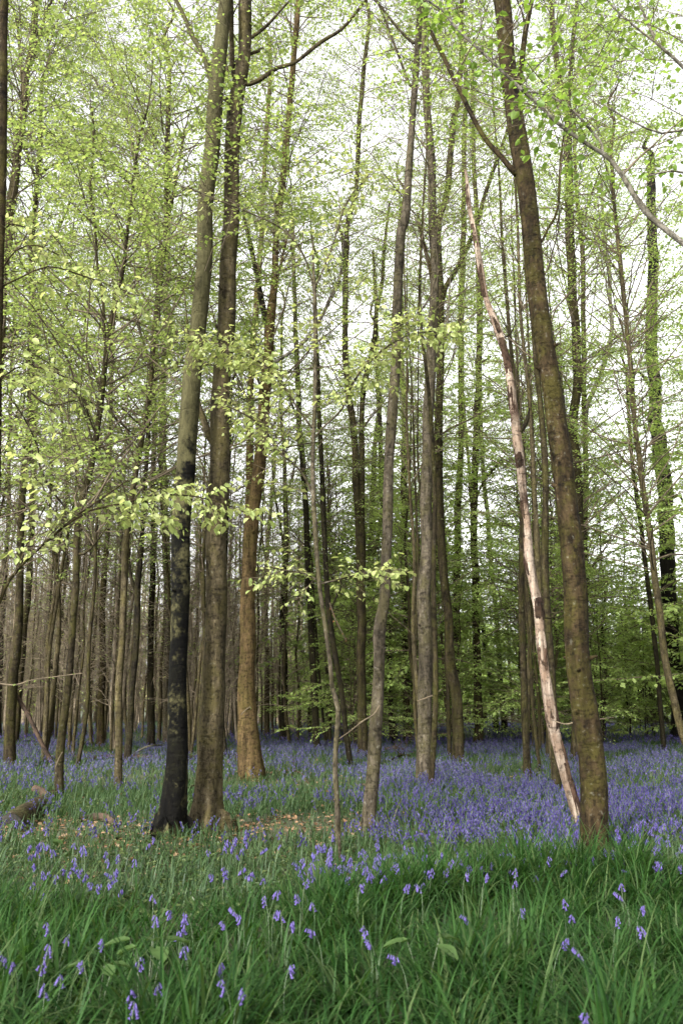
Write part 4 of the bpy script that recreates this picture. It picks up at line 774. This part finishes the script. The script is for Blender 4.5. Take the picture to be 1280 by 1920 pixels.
for s in range(5):
    P, bells = raceme(900 + s, .30 + .02 * s, 6 + s % 4)
    V, Fq = tube(np.vstack([[0, 0, -.15], P]), np.linspace(.0030, .0014, len(P) + 1), 6); st = tparts(V, Fq, LF['stem']); bm_ = []; allb = []
    for p, neck, d, sz in bells:
        V, Fq = tube(np.stack([p, (p + neck) / 2 + [0, 0, .004], neck]), np.full(3, .0010), 4); st += tparts(V, Fq, LF['bell'])
        V, Fq = bell_shape(neck, d, sz * 1.25); bm_.append(mesh('bell', [(V, Fq, LF['nearbell'])])); allb.append((V, Fq, LF['nearbell']))
    rb_ = np.random.default_rng(s); lf_ = []
    for q in range(3):
        lf_.append(blades(np.zeros((1, 3)), np.array([.2 + .04 * q]), np.array([.012]), np.array([2.1 * q + s]), np.array([.35]), np.array([1.0]), 5, LF['strap']))
    BB.append((mesh('stem', st), bm_, [mesh('leaf', [l]) for l in lf_], mesh('bluebell', st + allb + lf_), P[-1, 2]))
def bluebell(i, x, y, label, group, full, rg2, s=1.0):
    b = BB[i % 5]; z = float(gz(x, y))
    if full:
        o = thing('bluebell', label, 'bluebell', (x, y, z), group); obj('stem', b[0], o)
        for m in b[1]: obj('bell', m, o)
        for m in b[2]: obj('leaf', m, o)
    else:
        o = tag(obj('bluebell', b[3], None, (x, y, z)), label, 'bluebell', group)
    o.rotation_euler = (rg2.normal(0, .08), rg2.normal(0, .08), rg2.uniform(0, 6.28)); o.scale = (s, s, s); return o
NEAR = [
 (8, 1806, 'bluebell in the tight cluster at the left border, tallest of it'), (20, 1818, 'bluebell in the left border cluster, leaning to the right'), (34, 1826, 'bluebell at the right side of the left border cluster, lowest there'),
 (78, 1800, 'upper of two bluebells one above the other beside the left border cluster'), (70, 1832, 'lower of two bluebells one above the other beside the left border cluster'), (105, 1855, 'pale violet bluebell between the left border cluster and the lone low pair'),
 (75, 1880, 'large drooping bluebell lowest in the left corner'), (137, 1820, 'small bluebell alone in grass right of the left border cluster'), (192, 1785, 'pale lilac bluebell beside the pale broad leaves in the grass'), (102, 1755, 'faint bluebell high in the grass above the left border cluster'), (112, 1775, 'faint small bluebell just below another above the left border cluster'),
 (287, 1695, 'bluebell standing topmost of the left grass group'), (307, 1720, 'deep violet upright bluebell right below the topmost of the left grass group'), (285, 1742, 'bluebell at the left end of the left grass group'), (338, 1735, 'bluebell above the brightest bloom in the left grass group'), (337, 1760, 'large bright lilac bluebell in the middle of the left grass group'), (353, 1757, 'bluebell touching the bright lilac one on its right'), (364, 1732, 'bluebell at the upper right end of the left grass group'), (340, 1795, 'faint pale bluebell below the left grass group'), (270, 1822, 'tiny violet bluebell deep in the grass beside pale broad leaves'),
 (427, 1745, 'deep violet bluebell left of a close pair in the grass'), (447, 1725, 'left bloom of the close pair in the middle grass'), (459, 1732, 'right bloom of the close pair in the middle grass'),
 (502, 1682, 'topmost bluebell of the middle column in the long grass'), (505, 1704, 'second bluebell down the middle column in the long grass'), (515, 1728, 'third bluebell down the middle column in the long grass'), (527, 1734, 'bluebell at the right foot of the middle column'), (536, 1748, 'palest and lowest bluebell of the middle column'), (560, 1697, 'wide bluebell right of the middle column, below a taller one'), (566, 1667, 'tall bluebell right of the middle column, above the wide one'), (591, 1712, 'small dark bluebell right of the wide one in the middle grass'), (607, 1760, 'faint bluebell low in grass right of the middle column'),
 (417, 1837, 'pale lilac bluebell alone above a low pair near the front'), (437, 1885, 'lower of the low pale pair near the front'), (440, 1863, 'upper of the low pale pair near the front'), (302, 1872, 'bright lilac bluebell alone low at the front'), (257, 1875, 'small violet bluebell left of the bright lilac one low at the front'), (535, 1840, 'broad blue violet bluebell alone in the front grass under the middle column'), (241, 1912, 'bluebell cut off by the lower border'),
 (697, 1755, 'large bright violet bluebell alone in grass below the silvery wavy trunk'), (705, 1782, 'tiny dark bluebell just below the large bright violet one'), (767, 1810, 'tiny bluebell low in grass right of the large bright violet one'), (672, 1677, 'dark small bluebell in grass just left of the silvery wavy trunk line'), (750, 1675, 'faint blue bluebell in grass left of the dark tangled pair'), (802, 1645, 'upper of the dark tangled pair below the straight grey trunk'), (792, 1677, 'lower of the dark tangled pair below the straight grey trunk'),
 (867, 1620, 'tall thin bluebell at the grass edge right of the straight grey trunk'), (867, 1652, 'bright bluebell directly below the tall thin one at the grass edge'), (897, 1655, 'faint bluebell right of the bright one at the grass edge'), (967, 1647, 'small violet bluebell in the grass left of the big brown trunk'), (960, 1667, 'lilac bluebell just under the small violet one left of the big brown trunk'), (887, 1735, 'tiny bluebell deep in the grass in the middle right'), (967, 1722, 'faint lilac bluebell in the grass in the middle right'),
 (1025, 1770, 'deep violet compact bluebell alone low in the right grass'), (1062, 1707, 'wide deep violet bluebell in the right grass below the big brown trunk'), (1067, 1730, 'pale bluebell right below the wide deep violet one'), (1047, 1635, 'big bright bluebell in grass left of the foot of the big brown trunk'), (1072, 1617, 'pale tall bluebell beside the foot of the big brown trunk'), (1107, 1610, 'magenta violet bluebell in front of the foot of the big brown trunk'), (1127, 1592, 'bluebell overlapping the right side of the big brown trunk'),
 (1170, 1672, 'tall blue bluebell in the right grass above a smaller one'), (1177, 1690, 'smaller bluebell right under the tall blue one in the right grass'), (1190, 1712, 'large pale blue bluebell in the right grass'), (1220, 1752, 'small deep blue bluebell low near the right border'), (1145, 1730, 'faint pale bluebell left of the large pale blue one'), (1237, 1627, 'long deep blue bluebell near the right border, before the carpet'), (1095, 1797, 'faint bluebell low in the right grass under the pale pair'), (1075, 1905, 'blurred bluebell at the lower border on the right'),
 (245, 1622, 'bluebell heading the right end of the low left patch'),
]
rb = np.random.default_rng(99); placed = []
for i, (u, v, lab) in enumerate(NEAR):
    h = BB[i % 5][4] * .86; s = .82 if v > 1650 else .88; g = ground_at(u, v, h * s + .0)
    lift = (.12 if v > 1650 else .03); g = ground_at(u, v, h * s * 1.0 + lift)
    o = bluebell(i, g[0], g[1], lab, None, True, rb, s); o.location.z += lift; placed.append((g[0], g[1]))
# the nearest bluebells of the cover between grass and trunks: single plants, zone by zone
ZONES = [
 ((60, 225, 1600, 1665), 24, 'bluebell of the small dense patch before the long grass at left', 'bluebells of the small dense left patch'),
 ((0, 300, 1560, 1610), 16, 'bluebell sparse in low herbs between the cut log and the black stained trunk', 'bluebells between log and black stained trunk'),
 ((395, 620, 1565, 1640), 46, 'bluebell in thin cover before the thick grey brown trunk and crooked sapling', 'bluebells before the sapling'),
 ((640, 860, 1580, 1650), 54, 'bluebell at the grass edge before the silvery wavy and straight grey trunks', 'bluebells before the wavy trunk'),
 ((860, 1085, 1560, 1630), 42, 'bluebell at the grass edge left of the big brown trunk', 'bluebells left of the big brown trunk'),
 ((1150, 1280, 1540, 1640), 44, 'bluebell right of the big brown trunk before the carpet', 'bluebells right of the big brown trunk'),
]
cnt = 0
for (u0, u1, v0, v1), n, lab, grp in ZONES:
    k = 0
    for _ in range(n * 30):
        if k >= n: break
        u, v = rb.uniform(u0, u1), rb.uniform(v0, v1); g = ground_at(u, v, .27)
        if fbm(np.array([g[0] * 2.2]), np.array([g[1] * 2.2]), 17)[0] < .42 or not clear_of(g[0], g[1], placed, .05) or on_trunk(np.array([g[0]]), np.array([g[1]]), 1.3)[0]: continue
        bluebell(k, g[0], g[1], lab, grp, False, rb, rb.uniform(.8, 1.05)); placed.append((g[0], g[1])); k += 1
# the carpet beyond
parts = []
def carpet(n, y0, y1, nbell, size, near):
    y = np.sqrt(r_.uniform(y0 ** 2, y1 ** 2, n)); x = r_.uniform(-.58, .58, n) * y; ok = (r_.random(n) < dens(x, y)) & (grass_mask(x, y) < -.9) & ~on_trunk(x, y, 1.05); x, y = x[ok], y[ok]; k = len(x)
    h = r_.uniform(.19, .33, k); P = np.stack([x, y, gz(x, y)], -1); a = r_.uniform(0, 6.28, k); D = np.stack([np.cos(a), np.sin(a), 0 * a], -1); t = np.linspace(0, 1, 4)
    if y0 < 30:
        SP = P[:, None] + np.array([0, 0, 1]) * (h[:, None] * t)[..., None] + D[:, None] * (.07 * t ** 3)[None, :, None]; parts.append((*tubes(SP, np.full((k, 4), .0022), 3), LF['stem']))
    bi = np.repeat(np.arange(k), nbell); f = np.tile(np.linspace(.62, 1.0, nbell), k); q = len(bi); aa = r_.uniform(0, 6.28, q); o = np.stack([np.cos(aa), np.sin(aa), 0 * aa], -1)
    pb = P[bi] + np.array([0, 0, 1]) * (h[bi] * f)[:, None] + D[bi] * (.07 * f ** 3)[:, None] + o * .011
    A = o * .55 + np.array([0, 0, -1.0]) + r_.normal(0, .2, (q, 3)); s = size * r_.uniform(.8, 1.25, q)
    parts.append((*leaves(pb, A, o + r_.normal(0, .5, (q, 3)), s, s * .72, near), LF['bell']))
    if near: parts.append((*leaves(pb, A, np.cross(norm(A), o), s, s * .72, False), LF['bell']))
carpet(11000, 9.0, 16, 8, .026, True); carpet(25000, 16, 30, 6, .032, False); carpet(33000, 30, 62, 4, .052, False)
tag(obj('bluebell_carpet', mesh('bluebell_carpet', parts)), 'violet blue carpet of bluebells spreading back under the trees', 'bluebells', None, 'stuff')

# ------------------------------------------------------------------ broad leaved plants and small shoots
def leafy_plant(u, v, label, n, size, lm, seed, h=.08):
    g = ground_at(u, v, h); rg2 = np.random.default_rng(seed); z = float(gz(g[0], g[1])); o = thing('broad_leaved_plant', label, 'plant', (g[0], g[1], z))
    for k in range(n):
        a = k * 2.4 + rg2.uniform(0, .8); d = np.array([math.cos(a), math.sin(a), rg2.uniform(.2, .7)]); L = size * rg2.uniform(.7, 1.2)
        st, sf = tube(np.stack([np.zeros(3), d * L * .4 + [0, 0, h * .7], d * L * .7 + [0, 0, h]]), np.array([.004, .003, .002]), 5)
        A = norm(d * [1, 1, .1]); S = np.cross(A, [0, 0, 1.0]); t = np.linspace(0, 1, 8); wv = np.sin(np.pi * np.clip(t * .93 + .05, 0, 1)) ** .7 * L * .36
        c = d * L * .7 + [0, 0, h] + A * (t * L)[:, None] - np.array([0, 0, 1]) * (.35 * L * t ** 2)[:, None]
        V = np.stack([c - S * wv[:, None] + [0, 0, .012], c, c + S * wv[:, None] + [0, 0, .012]], 1).reshape(-1, 3) + rg2.normal(0, .003, (24, 3)); i = np.arange(7)[:, None] * 3; j = np.arange(2)[None]
        Fq = np.stack([i + j, i + j + 1, i + 3 + j + 1, i + 3 + j], -1).reshape(-1, 4); obj('leaf', mesh('leaf', [(V, Fq, LF[lm])] + tparts(st, sf, LF['stem'])), o)
leafy_plant(80, 1592, 'broad pale green leaves low in herbs below the cut log', 7, .12, 'dock', 1)
leafy_plant(262, 1588, 'single clump of broad green leaves before the black stained trunk', 4, .10, 'dock', 2)
leafy_plant(1140, 1640, 'jagged pale green plant at the right foot of the big brown trunk', 8, .12, 'dock', 3, .14)
leafy_plant(1175, 1632, 'dark leafy plant just right of the jagged pale one', 7, .10, 'herb', 4, .16)
leafy_plant(280, 1800, 'wide pale leaves sunk in long grass below the left grass group', 5, .13, 'dock', 5, .30)
leafy_plant(185, 1832, 'round pale leaf clump in long grass near the left border cluster', 4, .10, 'dock', 6, .30)
leafy_plant(795, 1795, 'flat pale and brownish leaves sunk in the middle right grass', 3, .12, 'dock', 7, .28)
leafy_plant(752, 1600, 'pale round leaves at the grass edge before the straight grey trunk', 3, .10, 'dock', 8, .12)
leafy_plant(15, 1548, 'pale shoot before the cut end of the log', 4, .10, 'dock', 9, .16)
def shoot(label, s, lm, size, fill=.9, n_sp=.07, tw=(.06, .22), seed=1, back=0.0, vbase=None):
    """A leafy twig growing out of a trunk: 'x,y' photo pixels at the trunk's distance."""
    q = pts(s); Y = ground_at(q[0, 0], vbase)[1] - back; P = np.array([[*at(u, v, Y - .02 * k)[0], wd * at(u, v, Y)[1] / F / 2] for k, (u, v, wd) in enumerate(q)]); b = P[0, :3].copy(); P[:, :3] -= b
    C = catmull(P, .05); V, Fq = tube(C[:, :3], np.maximum(C[:, 3], .0025), 6, .1); x = np.linspace(0, len(C) - 1, 9); BP = np.stack([np.interp(x, np.arange(len(C)), C[:, a]) for a in range(3)], -1)[None]
    rg2 = np.random.default_rng(seed); o = thing('leafy_shoot', label, 'shoot', b); obj('stem', mesh('stem', tparts(V, Fq, M['twig'])), o)
    obj('foliage', mesh('foliage', foliate(rg2, BP, np.full((1, 9), .002), M['twig'], LF[lm], n_sp, tw, .045, size, fill, True, start=.05)), o)
shoot('leafy shoot sprouting across the big brown trunk and the dead tree', '1040,1352,3 1060,1358,3 1085,1352,3 1110,1350,3 1150,1345,2', 'fresh', .05, .5, .12, seed=1, vbase=1572, back=.35)
shoot('thin pale twig with few leaves reaching left from the silvery wavy trunk', '712,1322,3 700,1340,3 680,1352,3 660,1368,2 636,1385,2', 'fresh', .05, .3, .16, seed=2, vbase=1570, back=.12)
shoot('small leaves sprouting round the straight grey trunk low down', '782,1315,3 800,1308,3 815,1302,2 828,1292,2', 'fresh', .055, .5, .1, seed=3, vbase=1475, back=.2)
shoot('pale leafy twig reaching to the curving olive trunk from the left', '0,1282,3 30,1284,3 60,1275,2 110,1268,2 155,1262,2', 'fresh', .055, .6, .1, seed=4, vbase=1500, back=.2)
shoot('small yellow green shoot on the left side of the curving olive trunk', '104,1440,2 112,1420,2 118,1410,2', 'fresh', .05, .8, .06, (.04, .12), seed=5, vbase=1500, back=.12)
shoot('few leaves sprouting from the orange brown trunk at waist height', '452,1340,2 462,1330,2 470,1325,2', 'fresh', .06, .8, .06, (.05, .14), seed=6, vbase=1462, back=.2)
shoot('withered pink leaves hanging from the thin dark stem behind the sapling', '618,1130,3 628,1160,3 638,1180,2 648,1200,2', 'red', .07, .8, .09, (.08, .25), seed=7, vbase=1441, back=.15)
